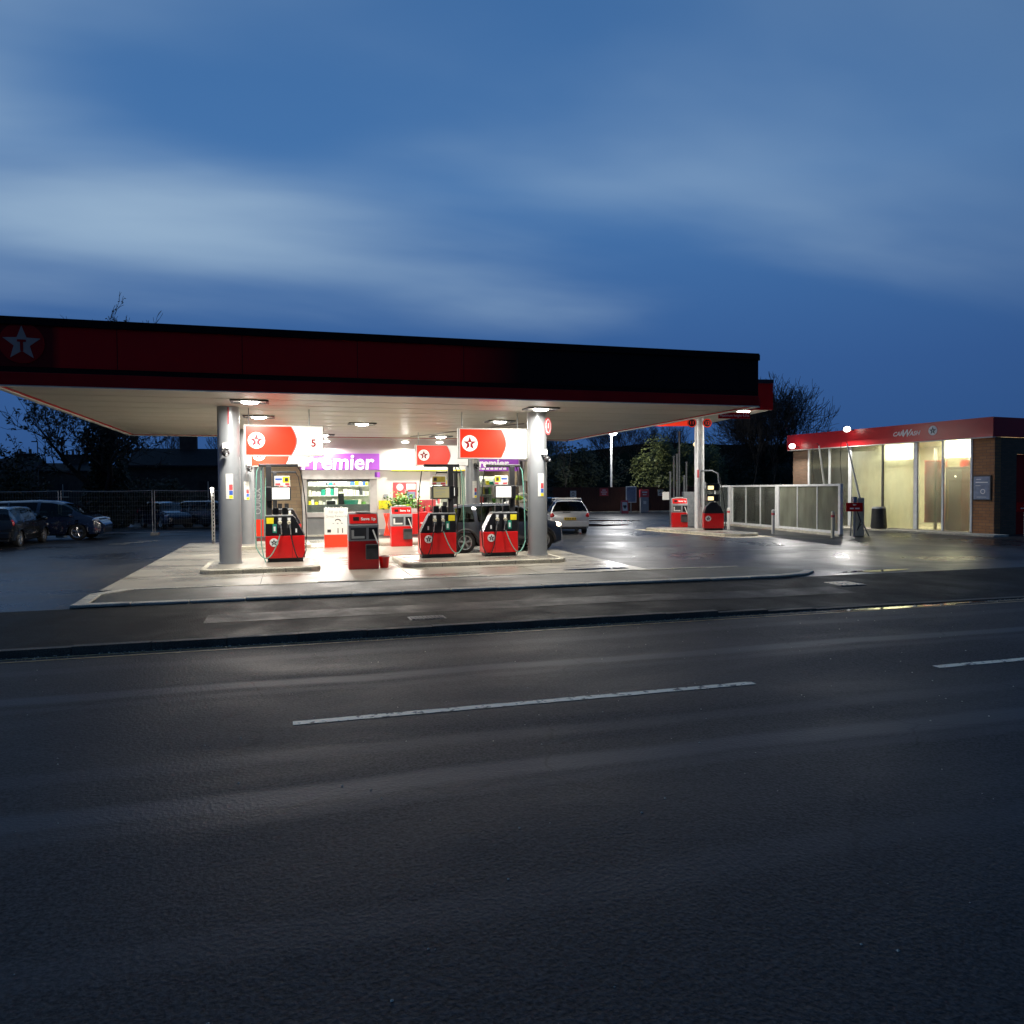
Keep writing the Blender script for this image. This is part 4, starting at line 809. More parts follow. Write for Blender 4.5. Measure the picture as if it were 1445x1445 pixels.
    if plate:
        pz = P['plate']; x0 = xs_[0]
        box('number_plate', 'plate_yellow', t, P['platex']-.03, P['platex'], -.26, .26, pz-.056, pz+.056, .004)
        for q in range(7): box('plate_mark', 'text_dark', t, P['platex']-.0315, P['platex']-.0302, .2-.066*q-.022-(.02 if q > 3 else 0), .2-.066*q+.014-(.02 if q > 3 else 0), pz-.036, pz+.036)
    box('rear_bumper', paint, t, xs_[0]-.05, xs_[0]+.3, -at(xs_[0]+.1)[4]*.93, at(xs_[0]+.1)[4]*.93, .30, .56, .05); box('lower_valance', 'black_plastic', t, xs_[0]-.02, xs_[0]+.3, -at(xs_[0]+.1)[4]*.86, at(xs_[0]+.1)[4]*.86, .22, .30, .02)
    box('front_grille', 'black_plastic', t, xs_[-1]-.12, xs_[-1]+.012, -.5, .5, .28, .50, .03)
    box('rear_wiper', 'black_plastic', t, P['rw'][0]-.02, P['rw'][0], -.02, .3, at(P['rw'][0])[3]+.0, at(P['rw'][0])[3]+.03)
    return t
SUV = dict(L=4.16, W=1.73, wheels=(-1.28, 1.32, .33), side=((-1.55, -.98), (-.9, .02), (.09, .98)), ws=(.62, 1.38), rw=(-2.0, -1.62), mirror=.98, handles=(-.75, .22), seams=(-.95, .05, 1.05), head=(1.86, .80), tail=(-1.98, .85, .09), roof=(-1.5, .5), plate=.62, platex=-2.11, rim='galv',
    keys=[(-2.08, .34, .70, .74, .70, .72, .5), (-2.02, .24, .88, .95, .80, .80, .56), (-1.92, .2, .94, 1.12, .83, .83, .58), (-1.62, .19, .95, 1.40, .85, .85, .58), (-1.2, .19, .94, 1.47, .86, .86, .60), (-.4, .19, .93, 1.50, .86, .86, .61), (.2, .19, .92, 1.49, .86, .86, .61), (.62, .19, .92, 1.42, .86, .86, .60), (1.0, .19, .93, 1.20, .86, .86, .62), (1.38, .19, .92, .98, .85, .84, .70), (1.75, .2, .86, .91, .84, .80, .68), (1.98, .24, .74, .80, .76, .72, .6), (2.08, .34, .62, .66, .62, .60, .5)])
EST = dict(L=4.15, W=1.66, wheels=(-1.28, 1.2, .29), side=((-1.85, -1.15), (-1.07, -.1), (-.03, .85)), ws=(.55, 1.3), rw=(-2.08, -1.85), mirror=.85, handles=(-.85, .1), seams=(-1.1, -.06, .95), head=(1.82, .66), tail=(-2.03, .80, .13), roof=(-1.8, .35), plate=.66, platex=-2.135, rim='silver',
    keys=[(-2.10, .3, .84, .88, .72, .74, .56), (-2.06, .22, .90, .97, .80, .80, .60), (-1.96, .2, .92, 1.20, .82, .82, .60), (-1.84, .19, .92, 1.40, .82, .82, .58), (-1.6, .19, .92, 1.44, .83, .83, .59), (-.4, .19, .91, 1.46, .83, .83, .60), (.25, .19, .9, 1.44, .83, .83, .60), (.6, .19, .9, 1.36, .83, .83, .60), (1.3, .19, .88, .93, .82, .81, .66), (1.7, .2, .80, .85, .80, .77, .62), (1.95, .24, .68, .72, .72, .68, .55), (2.05, .32, .58, .6, .6, .56, .5)])
MPV = dict(L=4.5, W=1.82, wheels=(-1.4, 1.36, .33), side=((-1.9, -1.2), (-1.12, -.1), (-.02, 1.2)), ws=(.75, 1.62), rw=(-2.2, -1.95), mirror=1.15, handles=(-.85, .15), seams=(-1.15, -.05, 1.12), head=(1.98, .80), tail=(-2.1, .95, .16), roof=(-1.8, .5), plate=.7, platex=-2.27, rim='silver',
    keys=[(-2.25, .32, .80, .84, .76, .78, .6), (-2.2, .22, .95, 1.05, .86, .86, .64), (-2.1, .2, .98, 1.35, .88, .88, .64), (-1.95, .19, .98, 1.52, .89, .89, .63), (-1.5, .19, .97, 1.59, .90, .90, .65), (-.3, .19, .95, 1.62, .90, .90, .66), (.35, .19, .94, 1.59, .90, .90, .66), (.8, .19, .94, 1.48, .90, .90, .65), (1.62, .19, .93, 1.02, .89, .87, .72), (1.95, .2, .84, .90, .86, .81, .66), (2.15, .24, .70, .76, .78, .72, .6), (2.25, .34, .6, .62, .64, .6, .5)])
HAT = dict(L=3.8, W=1.66, wheels=(-1.18, 1.2, .29), side=((-1.5, -.95), (-.88, -.02), (.05, .95)), ws=(.6, 1.3), rw=(-1.86, -1.5), mirror=.92, handles=(-.7, .15), seams=(-.92, .02, 1.0), head=(1.66, .68), tail=(-1.78, .84, .15), roof=(-1.4, .4), plate=.52, platex=-1.93, rim='silver',
    keys=[(-1.9, .3, .74, .78, .7, .72, .56), (-1.86, .22, .88, .96, .79, .79, .58), (-1.74, .2, .91, 1.18, .81, .81, .58), (-1.5, .19, .91, 1.37, .82, .82, .57), (-1.1, .19, .91, 1.42, .83, .83, .59), (-.2, .19, .9, 1.43, .83, .83, .6), (.3, .19, .89, 1.41, .83, .83, .6), (.62, .19, .89, 1.34, .83, .83, .6), (1.3, .19, .88, .93, .82, .81, .66), (1.6, .2, .8, .85, .8, .76, .62), (1.8, .24, .68, .72, .72, .68, .55), (1.9, .32, .58, .6, .6, .56, .5)])
make_car('parked_suv', 'dark blue-black crossover car parked behind the fuel pumps', (6.28, 23.45, 0), R(7), SUV, 'paint_black_blue', head='head_lit', cladding=True)
make_car('silver_estate', 'silver estate car with roof bars seen from behind', (12.05, 32.7, 0), R(76), EST, 'paint_silver', bars='silver')
make_car('dark_people_carrier', 'dark navy people carrier parked side-on by the mesh fence', (-9.35, 35.3, 0), R(-5), MPV, 'paint_navy')
make_car('black_hatchback', 'black hatchback parked with its tail and red lamp towards the road', (-9.85, 32.3, 0), R(87), HAT, 'paint_black')
make_car('dark_car', 'dark car parked beyond the mesh fence near the dark house', (-6.2, 44.5, 0), R(-60), HAT, 'paint_navy')
make_car('black_car', 'black car parked beyond the mesh fence beside the vertical lit sign', (-3.6, 43.5, 0), R(-35), EST, 'paint_black')
make_car('red_car', 'dark red car parked behind the far glass wash screen', (27.3, 39.5, 0), R(20), HAT, 'paint_red')
make_car('grey_saloon', 'dark grey car parked by the low wall beyond the silver estate', (16.4, 47, 0), R(60), HAT, 'paint_blue_grey')

# ------------------------------------------------------------------ left side: fence, sign post, trees, houses
fn = thing('mesh_fence', 'temporary wire mesh fence panels behind the parked cars', 'fence', (0, 37.2, 0))
for k, (x0, x1) in enumerate(((-16.6, -13.1), (-13.05, -9.45), (-9.35, -5.75), (-5.65, -2.1))):
    for xx in (x0, x1): MB().cyl((xx, 0, 0), (xx, 0, 2.0), .022, n=8).build('post', 'galv', fn)
    for z in (.12, 1.98): MB().tube([(lerp(x0, x1, i/6), .02*math.sin(i*2.1+k), z-.03*math.sin(math.pi*i/6)*(1 if z > 1 else 0)) for i in range(7)], .016, 6).build('rail', 'galv', fn)
    m = MB(); xx = x0+.1
    while xx < x1-.05: m.add([(xx-.002, 0, .14), (xx+.002, 0, .14), (xx+.002, 0, 1.95), (xx-.002, 0, 1.95)], [(0, 1, 2, 3)]); xx += .1
    z = .3
    while z < 1.95: m.add([(x0, 0, z-.002), (x1, 0, z-.002), (x1, 0, z+.002), (x0, 0, z+.002)], [(0, 1, 2, 3)]); z += .2
    o = m.build('wire_mesh', 'galv', fn); o['kind'] = 'stuff'
    box('foot_block', 'kerb_concrete', fn, x0-.15, x0+.15, -.3, .3, 0, .12)
t = thing('lit_sign_post', 'slim vertical lettered sign with a lit lamp on top beside the column', 'sign post', (-2.62, 30.2, 0), R(-12))
MB().box(-.05, .05, -.03, .03, 0, 2.02).build('post', 'galv', t); box('board', 'white_trim', t, -.045, .05, -.05, -.031, .12, 2.0); box('print_strip', 'black_plastic', t, .0, .05, -.053, -.0505, .14, 1.98)
bars(t, 'text_white', -.0532, [(.025, 1.9-k*.13, .026, .07 if k % 3 else .045) for k in range(14)])
box('lamp_arm', 'galv', t, -.05, .06, -.14, .03, 2.021, 2.05); MB().ball((0, -.1, 2.03), .07, .05, .035, 10, 6).build('lens', 'lamp_lens_soft', t); arealamp('lamp', t, (0, -.1, 1.97), .08, 3)
# lane paint on the left tarmac
for k in range(3): struct(sheet('bay_mark', 'line_paint', -6.3+k*.35, -5.6+k*.35, 31.1+.75*k, 31.2+.75*k, .005))

def grow(seed, trunk_h, r0, spread, levels, nchild=(3, 3, 3, 3, 3, 2, 2), up_=.25, ratio=.72, first=None, droop=0, env=None):
    """bare branching skeleton -> list of (p0,p1,r0,r1,level)"""
    rr = random.Random(seed); segs = []
    def branch(p, d, L, r, lv):
        nseg = 3 if lv < 3 else 2; q = p; dd = d; pts = [(p, r)]
        for i in range(nseg):
            j = Vector((rr.uniform(-1, 1), rr.uniform(-1, 1), rr.uniform(-.6, 1)))*(.14+.05*lv)
            dd = (dd+j+Vector((0, 0, up_*.3-droop*lv*.04))).normalized(); q2 = q+dd*L/nseg; ra_ = r*(1-.42*(i+1)/nseg); segs.append((q, q2, pts[-1][1], ra_, lv)); q = q2; pts.append((q, ra_))
            if env and lv > 1 and (q.x**2+q.y**2)/env[1]**2+((q.z-env[0])/env[2])**2 > 1: return
        if lv >= levels: return
        nc = nchild[min(lv, len(nchild)-1)]
        for c in range(nc+1):
            if c == nc: base, rb, out = pts[-1][0], pts[-1][1], .5
            else: k = rr.randint(1, len(pts)-1); base, rb, out = pts[k][0], pts[k][1]*.8, 1
            ax = dd.orthogonal().normalized(); ax.rotate(Matrix.Rotation(2*math.pi*(c/nc+rr.uniform(-.15, .15)), 3, dd))
            nd = (dd*(1-.35*out*spread)+ax*spread*out*rr.uniform(.6, 1.1)+Vector((0, 0, up_))).normalized()
            branch(base, nd, L*ratio*rr.uniform(.8, 1.15), max(rb*.72, .009), lv+1)
    branch(Vector((0, 0, -.2)), Vector((0, 0, 1)), first or trunk_h, r0, 0)
    return segs
def tree(label, loc, segs, scale=1, rz=0, leaves=0, seed=1, name='bare_tree', leafmat='dead_leaf', group=None, leafsize=.12, minr=.012):
    t = thing(name, label, 'tree', loc, rz, group); a, b = MB(), MB()
    for (p, q, r, s, lv) in segs:
        (a if lv <= 1 else b).cyl(p*scale, q*scale, max(r*scale, minr), max(s*scale, minr*.8), 8 if lv <= 1 else 3, cap=False)
    a.build('trunk', 'bark', t, smooth=True); b.build('crown', 'bark', t)
    if leaves:
        rr = random.Random(seed); m = MB(); ends = [x for x in segs if x[4] >= 4]
        for _ in range(leaves):
            s = rr.choice(ends); c = s[0].lerp(s[1], rr.random())*scale+Vector((rr.gauss(0, .05), rr.gauss(0, .05), rr.gauss(0, .05))); d = Vector((rr.uniform(-1, 1), rr.uniform(-1, 1), rr.uniform(-1, .4))).normalized()*leafsize*rr.uniform(.6, 1.3); e_ = d.orthogonal().normalized()*leafsize*.35
            m.add([c, c+d*.5+e_, c+d, c+d*.5-e_], [(0, 1, 2, 3)])
        m.build('leaves', leafmat, t)
    return t
def bush(name, label, loc, rx, ry, rz_, n, mat, seed, size=.16, trunk=True, group=None, cat='shrub'):
    rr = random.Random(seed); t = thing(name, label, cat, loc, 0, group); m = MB()
    cl = [(Vector((rr.gauss(0, .42)*rx, rr.gauss(0, .42)*ry, rz_*(.25+.75*rr.random()**.8))), rr.uniform(.18, .42)) for _ in range(26)]
    for _ in range(n):
        c, k = rr.choice(cl); d = Vector((rr.gauss(0, 1), rr.gauss(0, 1), rr.gauss(0, 1))).normalized(); p = c+Vector((d.x*rx*k, d.y*ry*k, d.z*rz_*k*.8))*rr.uniform(.6, 1)
        if p.z < .05: continue
        l = Vector((rr.uniform(-1, 1), rr.uniform(-1, 1), rr.uniform(-.8, .6))).normalized()*size*rr.uniform(.6, 1.4); e_ = l.orthogonal().normalized()*size*.3
        m.add([p, p+l*.5+e_, p+l, p+l*.5-e_], [(0, 1, 2, 3)])
    m.build('crown', mat, t)
    st = MB()
    for k in range(5): st.cyl((rr.uniform(-.2, .2), rr.uniform(-.2, .2), 0), (rr.gauss(0, .3)*rx, rr.gauss(0, .3)*ry, rz_*.7), .07, .03, 6)
    st.build('trunk', 'bark', t)
    return t
# ivy-clad leafy tree behind the canopy's left end
sg = grow(21, 5.2, .42, .78, 6, (4, 4, 3, 3, 2, 2), .12, .66, 5.0)
tl = tree('broad dark tree with ragged last leaves behind the left canopy end', (-9.2, 46, 0), sg, .95, R(40), 4200, 4, 'ragged_tree', leafsize=.2)
rr = random.Random(3); m = MB()
for _ in range(9000):
    z = rr.uniform(0, 7.2); a = rr.uniform(0, 6.28); k = (1.15+.35*math.sin(z*1.7+a*2))*(1 if z < 5 else max(.2, (7.4-z)/2.4)); p = Vector((k*math.cos(a)*rr.uniform(.6, 1), k*math.sin(a)*rr.uniform(.6, 1), z)); l = Vector((rr.uniform(-1, 1), rr.uniform(-1, 1), rr.uniform(-1, .3))).normalized()*.2; e_ = l.orthogonal().normalized()*.08
    m.add([p, p+l*.5+e_, p+l, p+l*.5-e_], [(0, 1, 2, 3)])
m.build('ivy', 'ivy', tl)
bush('hedge_shrub', 'dark overgrown shrub left of the ivy-clad tree behind the cars', (-14.5, 44, 0), 3.4, 1.6, 3.6, 5000, 'ivy', 8, .2)
bush('hedge_shrub', 'dark overgrown shrub right of the ivy-clad tree behind the fence', (-6.9, 47.5, 0), 2.0, 1.5, 2.3, 3000, 'ivy', 18, .2)
bush('hedge_shrub', 'low dark shrub at the far left beyond the parked cars', (-21, 46, 0), 4, 2, 3.2, 4500, 'ivy', 28, .2)
sgs = grow(5, 3.6, .16, .6, 5, (3, 3, 3, 2, 2), .3, .72, 2.6)
tree('slender bare tree rising behind the dark house roof', (-9.3, 70, 0), sgs, 1.35, 0, 0); tree('slender bare tree between the two chimneys of the dark house', (-4.2, 72, 0), sgs, 1.25, R(110), 0)
def house(label, loc, rz, wd, dp, h, ridge, chims, windows=(), group=None):
    t = thing('house', label, 'house', loc, rz, group)
    box('wall', 'stone_dark', t, -wd/2, wd/2, 0, dp, 0, h)
    rf = MB().prism([(-.25, h-.1), (dp/2, ridge), (dp+.25, h-.1), (dp+.25, h+.06), (dp/2, ridge+.18), (-.25, h+.06)], -wd/2-.2, wd/2+.2, 'x').build('roof', 'slate', t)
    MB().prism([(0, h), (dp/2, ridge-.05), (dp, h)], -wd/2, -wd/2+.3, 'x').build('gable', 'stone_dark', t); MB().prism([(0, h), (dp/2, ridge-.05), (dp, h)], wd/2-.3, wd/2, 'x').build('gable', 'stone_dark', t)
    for (x0, x1, zt, pots) in chims:
        c = box('chimney', 'stone_dark', rf, x0, x1, dp/2-.4, dp/2+.4, ridge-.6, zt); box('chimney_cap', 'stone_dark', t, x0-.08, x1+.08, dp/2-.48, dp/2+.48, zt, zt+.12)
        for k in range(pots): xx = lerp(x0, x1, (k+.5)/pots); MB().cyl((xx, dp/2, zt+.12), (xx, dp/2, zt+.62), .13, .10, 10).build('chimney_pot', 'brick_dark', t)
    for (x0, x1, z0, z1) in windows:
        wn = box('window', 'black_gloss', t, x0, x1, -.03, .02, z0, z1); box('sill', 'kerb_concrete', wn, x0-.08, x1+.08, -.1, -.031, z0-.1, z0); box('glazing_bar', 'white_trim', wn, (x0+x1)/2-.025, (x0+x1)/2+.025, -.045, -.031, z0, z1)
    return t
house('dark stone house with two broad chimney stacks beyond the fence', (-6.6, 55, 0), 0, 6.4, 6, 3.6, 4.75, ((-.5, .6, 8.2, 0), (2.1, 3.0, 8.2, 0)), ((-2.4, -1.3, 1.2, 2.6), (1.0, 2.1, 1.2, 2.6)))
house('distant house with two tall chimney pots at the left edge', (-27.5, 90, 0), 0, 4.5, 7, 4.0, 5.4, ((-.2, 1.7, 6.0, 2),), ((-1.2, -.2, 1.5, 2.8),))
house('distant house with a row of four chimney pots behind the tree', (-22.2, 92, 0), 0, 6.0, 7, 4.2, 5.0, ((-1.4, 1.0, 6.0, 4),), ((-1.2, -.2, 1.5, 2.8),))
t = thing('street_lamp', 'distant unlit street lamp between the far chimneys', 'street lamp', (-23.0, 84, 0)); MB().cyl((0, 0, 0), (0, 0, 6.8), .07, .045, 8).build('pole', 'dark_grey', t); MB().box(-.5, .02, -.08, .08, 6.8, 6.9).build('head', 'dark_grey', t)

# ------------------------------------------------------------------ hills
def hill(name, x0, x1, y0, y1, fn):
    return struct(sheet(name, 'hill_grass', x0, x1, y0, y1, 0, 60, 12, fn))
hill('hillside', -260, 60, 190, 420, lambda x, y: -.5+11*min(1, (y-190)/60)*(1+.12*math.sin(x*.03)+.05*math.sin(x*.11)))
hill('hillside', 30, 420, 112, 330, lambda x, y: -.5+(13.2+1.2*math.sin(x*.05))*min(1, max(0, (y-112)/26))*min(1, max(0, (x-30)/45)))

# ------------------------------------------------------------------ right side: fence, lamp post, boards
FY = 57.5
bf = thing('board_fence', 'tall dark brown close-boarded fence at the back of the yard', 'fence', (0, FY, 0))
x = 20.2
while x < 46:
    m = MB(); xx = x+.06
    while xx < x+2.34: m.box(xx, xx+.14, -.015-random.uniform(0, .006), .01, .06, 2.08+random.uniform(-.015, .015)); xx += .15
    m.box(x, x+2.4, .012, .06, .5, .6).box(x, x+2.4, .012, .06, 1.6, 1.7); m.build('fence_panel', 'wood_fence', bf)
    box('post', 'wood_fence', bf, x-.05, x+.05, -.04, .07, 0, 2.16); x += 2.4
wl2 = thing('slatted_fence', 'lower fence of horizontal rails left of the brown boards', 'fence', (0, FY-.4, 0))
for k in range(6):
    xx = 11+k*1.75; box('post', 'wood_fence', wl2, xx-.05, xx+.05, -.06, .06, 0, 2.0)
for z in (.5, .95, 1.4, 1.85): box('slat', 'stone_dark', wl2, 10.9, 20.1, -.085, -.06, z, z+.2)
struct(MB().box(10, 46, FY-.7, FY-.45, 0, .12).build('back_kerb', 'kerb_concrete'))
def fsign(label, x, z, w_, h, mat, txt=None):
    t = thing('fence_sign', label, 'sign', (x, FY-.06, z), 0, 'small signs on the yard fence'); box('plate', mat, t, -w_/2, w_/2, -.015, 0, -h/2, h/2)
    bars(t, 'text_white' if mat != 'white_plastic' else 'text_dark', -.0152, [(0, h*.26-k*h*.26, w_*(.4, .7, .5)[k], h*.11) for k in range(3)])
fsign('small white notice on the fence left of the lamp post', 21.9, 1.55, .5, .5, 'white_plastic'); fsign('small red notice on the fence beneath the lamp post', 24.55, 1.68, .75, .62, 'pinkred'); fsign('small white notice on the fence near the lit bush', 29.6, 1.6, .5, .5, 'white_plastic')
t = thing('lamp_post', 'tall white lamp post with a blazing lamp behind the brown fence', 'lamp post', (25.7, 58.6, 0)); MB().cyl((0, 0, 0), (0, 0, 6.4), .1, .075, 12).build('pole', 'white_steel', t, smooth=True)
MB().cyl((0, -.02, 6.4), (0, -.3, 6.5), .05, n=8).build('bracket', 'white_steel', t); MB().ball((0, -.35, 6.52), .34, .3, .22, 16, 10).build('lens', 'lamp_lens', t, smooth=True)
pl_ = bpy.data.lights.new('lamp', 'POINT'); pl_.energy = 1100; pl_.shadow_soft_size = .25; pl_.color = (1, .98, .95); po_ = bpy.data.objects.new('lamp', pl_); COL.objects.link(po_); po_.parent = t; po_.location = (0, -.95, 6.45)
t = thing('info_board', 'grey-blue framed information board on a post by the fence', 'board', (26.5, 56.5, 0), R(-14)); MB().cyl((0, .06, 0), (0, .06, 1.9), .05, n=8).build('post', 'galv', t); f_ = box('frame', 'white_steel', t, -.42, .42, -.05, .02, .82, 2.12, .01); box('panel', 'info_blue', f_, -.36, .36, -.056, -.0505, .88, 2.06)
t = thing('air_machine', 'grey air and water machine with a red header by the fence', 'air machine', (27.55, 56.3, 0), R(-14)); box('cabinet', 'grey_plastic', t, -.32, .32, -.25, .25, 0, 1.25, .02); box('header', 'pinkred', t, -.36, .36, -.2, .2, 1.252, 1.85, .01); bars(t, 'text_white', -.2005, ((0, 1.65, .4, .1), (0, 1.45, .3, .06))); box('dial', 'white_plastic', t, -.12, .12, -.258, -.2505, .7, .95); MB().tube([(.33, -.1, 1.0), (.5, -.12, .7), (.45, -.12, .3), (.3, -.1, .2)], .025).build('hose', 'rubber', t)
t = thing('pavement_sign', 'pale A-frame pavement sign with a heart print by the fence', 'pavement sign', (25.6, 55.8, 0), R(-14)); MB().prism([(-.3, 0), (-.26, 0), (.0, 1.02), (-.04, 1.02)], -.28, .28, 'x').build('front_leaf', 'pinkred', t); MB().prism([(.3, 0), (.26, 0), (-.0, 1.0), (.04, 1.0)], -.28, .28, 'x').build('rear_leaf', 'white_trim', t)
pr = MB().add([(-.2, -.262, .2), (.2, -.262, .2), (.2, -.09, .88), (-.2, -.09, .88)], [(0, 1, 2, 3)]).build('print', 'white_trim', t); MB().add([(0, -.235, .33), (.15, -.178, .55), (.1, -.15, .68), (0, -.165, .62), (-.1, -.15, .68), (-.15, -.178, .55)], [(0, 1, 2, 3, 4, 5)]).build('heart', 'text_dark', pr)
# background trees on the right
big = grow(33, 4.2, .5, .74, 6, (5, 4, 4, 3, 2, 2), .08, .82, 2.4, env=(5.0, 4.7, 3.7))
tree('huge round-crowned bare tree beyond the car wash', (45.5, 66, 0), big, 1.5, R(20), 0, minr=.018, group='bare trees beyond the yard')
mid = grow(44, 3.4, .34, .72, 6, (3, 3, 3, 3, 2, 2), .16, .72, 3.2)
for k, (x, y, s, rz_, l) in enumerate(((16.5, 74, .95, 0, 'bare tree behind the slatted fence next to the number one column'), (24.5, 76, 1.0, 70, 'bare tree directly behind the blazing lamp post'), (31.5, 72, 1.05, 140, 'bare tree rising behind the lit evergreen bush'), (38.0, 73, .95, 200, 'bare tree behind the vent pipes and pump eleven'), (53.5, 82, .8, 260, 'leaning sparse bare tree right of the huge round tree'))):
    tree(l, (x, y, 0), mid, s, R(rz_), 0, group='bare trees beyond the yard')
sap = grow(9, 2.6, .06, .38, 4, (2, 2, 2, 2), .45, .7, 2.6)
for k, (x, y, l) in enumerate(((36.6, 55.2, 'thin pale sapling left of its twin behind the wash screens'), (38.0, 54.6, 'thin pale sapling behind the glass wash screens'), (22.2, 60.5, 'thin sapling just left of the lamp post behind the fence'))): tree(l, (x, y, 0), sap, 1.15, R(50*k), 0, name='sapling')
bush('evergreen_bush', 'yellow-green evergreen bush lit by the lamp behind the brown fence', (31.4, 60.5, 0), 3.0, 2.2, 5.4, 11000, 'bush_leaf', 5, .22)
bush('evergreen_bush', 'dark evergreen bush behind the white steel column', (35.5, 62.0, 0), 3.4, 2.2, 5.2, 8000, 'bush_leaf', 6, .24)
for k, (x, l) in enumerate(((14, 'dark hedge mass behind the silver estate car'), (19.5, 'dark hedge mass left of the lamp post'), (25, 'dark hedge mass behind the lamp post'), (41.5, 'dark hedge mass behind the wash screens'), (47.5, 'dark hedge mass at the brick end of the car wash'))): bush('hedge_shrub', l, (x, 66, 0), 4.2, 2.2, 5.0 if k < 3 else 4.2, 4500, 'ivy', 60+k, .3)

# ------------------------------------------------------------------ right island with pumps eleven and twelve
RA = R(-82.36); RD = Vector((.133, -.991, 0)); RN = Vector((.991, .133, 0))
isl = island('long pale kerb island with a white column and pump eleven', -3.2, 3.2, -.85, .85, RA, (17.05, 29.6, 0), .45)
struct(MB().prism([(-3.5, -1.05), (3.3, -1.05), (3.75, -.6), (3.75, .9), (-3.5, .9)], .0045, .006, 'z').build('island_outline', 'line_paint', None, loc=(17.05, 29.6, 0), rz=RA))
kiosk('red and grey windscreen kiosk on the island with the white column', (17.5, 32.1, .122), R(-20))
t = thing('pump_canopy', 'second canopy with red fascia on a white steel column behind', 'canopy', (20.35, 29.0, 0), R(-7.6))
# local: x along its front (negative = left), y depth
fa = box('fascia', 'red_fascia', t, -8.5, 0, -.0, .08, 5.32, 6.45); box('cap', 'black_gloss', fa, -8.5, .02, -.03, .08, 6.452, 6.62); box('fascia', 'red_fascia', t, -.08, .0, .081, 7, 5.32, 6.45); box('fascia', 'red_fascia', t, -8.5, -8.42, .081, 7, 5.32, 6.45); box('fascia', 'red_fascia', t, -8.5, 0, 7.0, 7.08, 5.32, 6.45)
box('soffit', 'cream_soffit', t, -8.4, -.09, .09, 6.98, 5.30, 5.36); box('roof_deck', 'dark_grey', t, -8.4, -.1, .1, 6.9, 6.2, 6.4)
lgd = disc(-1.55, 5.75, .5, -.012, -.001).build('emblem', 'red_fascia', fa); m = MB()
for i in range(14):
    a0, a1 = R(-110+i*8.5), R(-110+(i+1)*8.5); m.add([(-1.3+.50*math.cos(a0), -.02, 5.85+.50*math.sin(a0)), (-1.3+.50*math.cos(a1), -.02, 5.85+.50*math.sin(a1)), (-1.3+.40*math.cos(a1), -.02, 5.88+.40*math.sin(a1)), (-1.3+.40*math.cos(a0), -.02, 5.88+.40*math.sin(a0))], [(0, 1, 2, 3)])
m.build('swoosh', 'star_white', fa)
cl = MB(); cl.box(-2.87, -2.84, 1.44, 1.76, .12, 5.3).box(-2.60, -2.57, 1.44, 1.76, .12, 5.3).box(-2.84, -2.60, 1.585, 1.615, .12, 5.3); cl.build('column', 'white_steel', t)
cl = MB(); cl.box(-1.16, -1.13, 5.44, 5.76, .02, 5.3).box(-.89, -.86, 5.44, 5.76, .02, 5.3).box(-1.13, -.89, 5.585, 5.615, .02, 5.3); cl.build('column', 'white_steel', t)
box('control_box', 'grey_plastic', t, -2.57, -2.45, 1.48, 1.7, 1.9, 2.2, .01); box('notice', 'pinkred', t, -2.875, -2.79, 1.43, 1.439, 2.4, 2.75)
t2 = thing('height_sign', 'dark red height limit sign hanging right of the white column', 'sign', (18.65, 29.35, 4.93), R(-7.6)); box('board', 'red_fascia', t2, -.72, .72, -.03, .03, 0, .27); text('Maximum height 4.7m', .15, 'text_white', t2, (0, -.033, .13)); MB().cyl((-.5, 0, .27), (-.5, 0, .40), .012).cyl((.5, 0, .27), (.5, 0, .40), .012).build('hanger', 'galv', t2)
def numdisc(label, x, y, z, n):
    t3 = thing('number_disc', label, 'sign', (x, y, z), R(-16)); disc(0, 0, .2, -.012, 0).build('plate', 'text_dark', t3); m = MB()
    for i in range(24): a0, a1 = 2*math.pi*i/24, 2*math.pi*(i+1)/24; m.add([(.185*math.cos(a0), -.0135, .185*math.sin(a0)), (.185*math.cos(a1), -.0135, .185*math.sin(a1)), (.16*math.cos(a1), -.0135, .16*math.sin(a1)), (.16*math.cos(a0), -.0135, .16*math.sin(a0))], [(0, 1, 2, 3)])
    m.build('ring', 'sign_red_lit', t3); [text(ch, .2, 'sign_red_lit', t3, ((q-.5)*.11, -.015, 0)) for q, ch in enumerate(n)]
numdisc('black disc with red number eleven left of the white column', 17.05, 30.15, 4.78, '11'); numdisc('black disc with red number twelve right of the white column', 17.75, 30.05, 4.78, '12')
t2 = thing('red_beam_sign', 'plain red sign beam left of the number eleven disc', 'sign', (16.45, 30.7, 4.70), R(-16)); box('board', 'sign_red_lit', t2, -.85, .75, -.03, .03, -.02, .28); MB().cyl((-.6, 0, .28), (-.6, 0, .6), .012).cyl((.5, 0, .28), (.5, 0, .6), .012).build('hanger', 'galv', t2)
t2 = thing('canopy_light', 'lit oval lamp under the second canopy corner', 'ceiling light', (19.2, 29.5, 5.28)); MB().ball((0, 0, -.03), .28, .2, .09, 16, 8).build('lens', 'lamp_lens', t2, smooth=True); box('plate', 'white_trim', t2, -.32, .32, -.24, .24, -.0, .02); arealamp('lamp', t2, (0, 0, -.14), .4, 260)
t2 = thing('canopy_light', 'lit lamp under the second canopy left of the white column', 'ceiling light', (14.9, 31.0, 5.28)); MB().ball((0, 0, -.03), .28, .2, .09, 16, 8).build('lens', 'lamp_lens', t2, smooth=True); arealamp('lamp', t2, (0, 0, -.14), .4, 220)  # unseen lamp, added so the island's left kerb face is lit
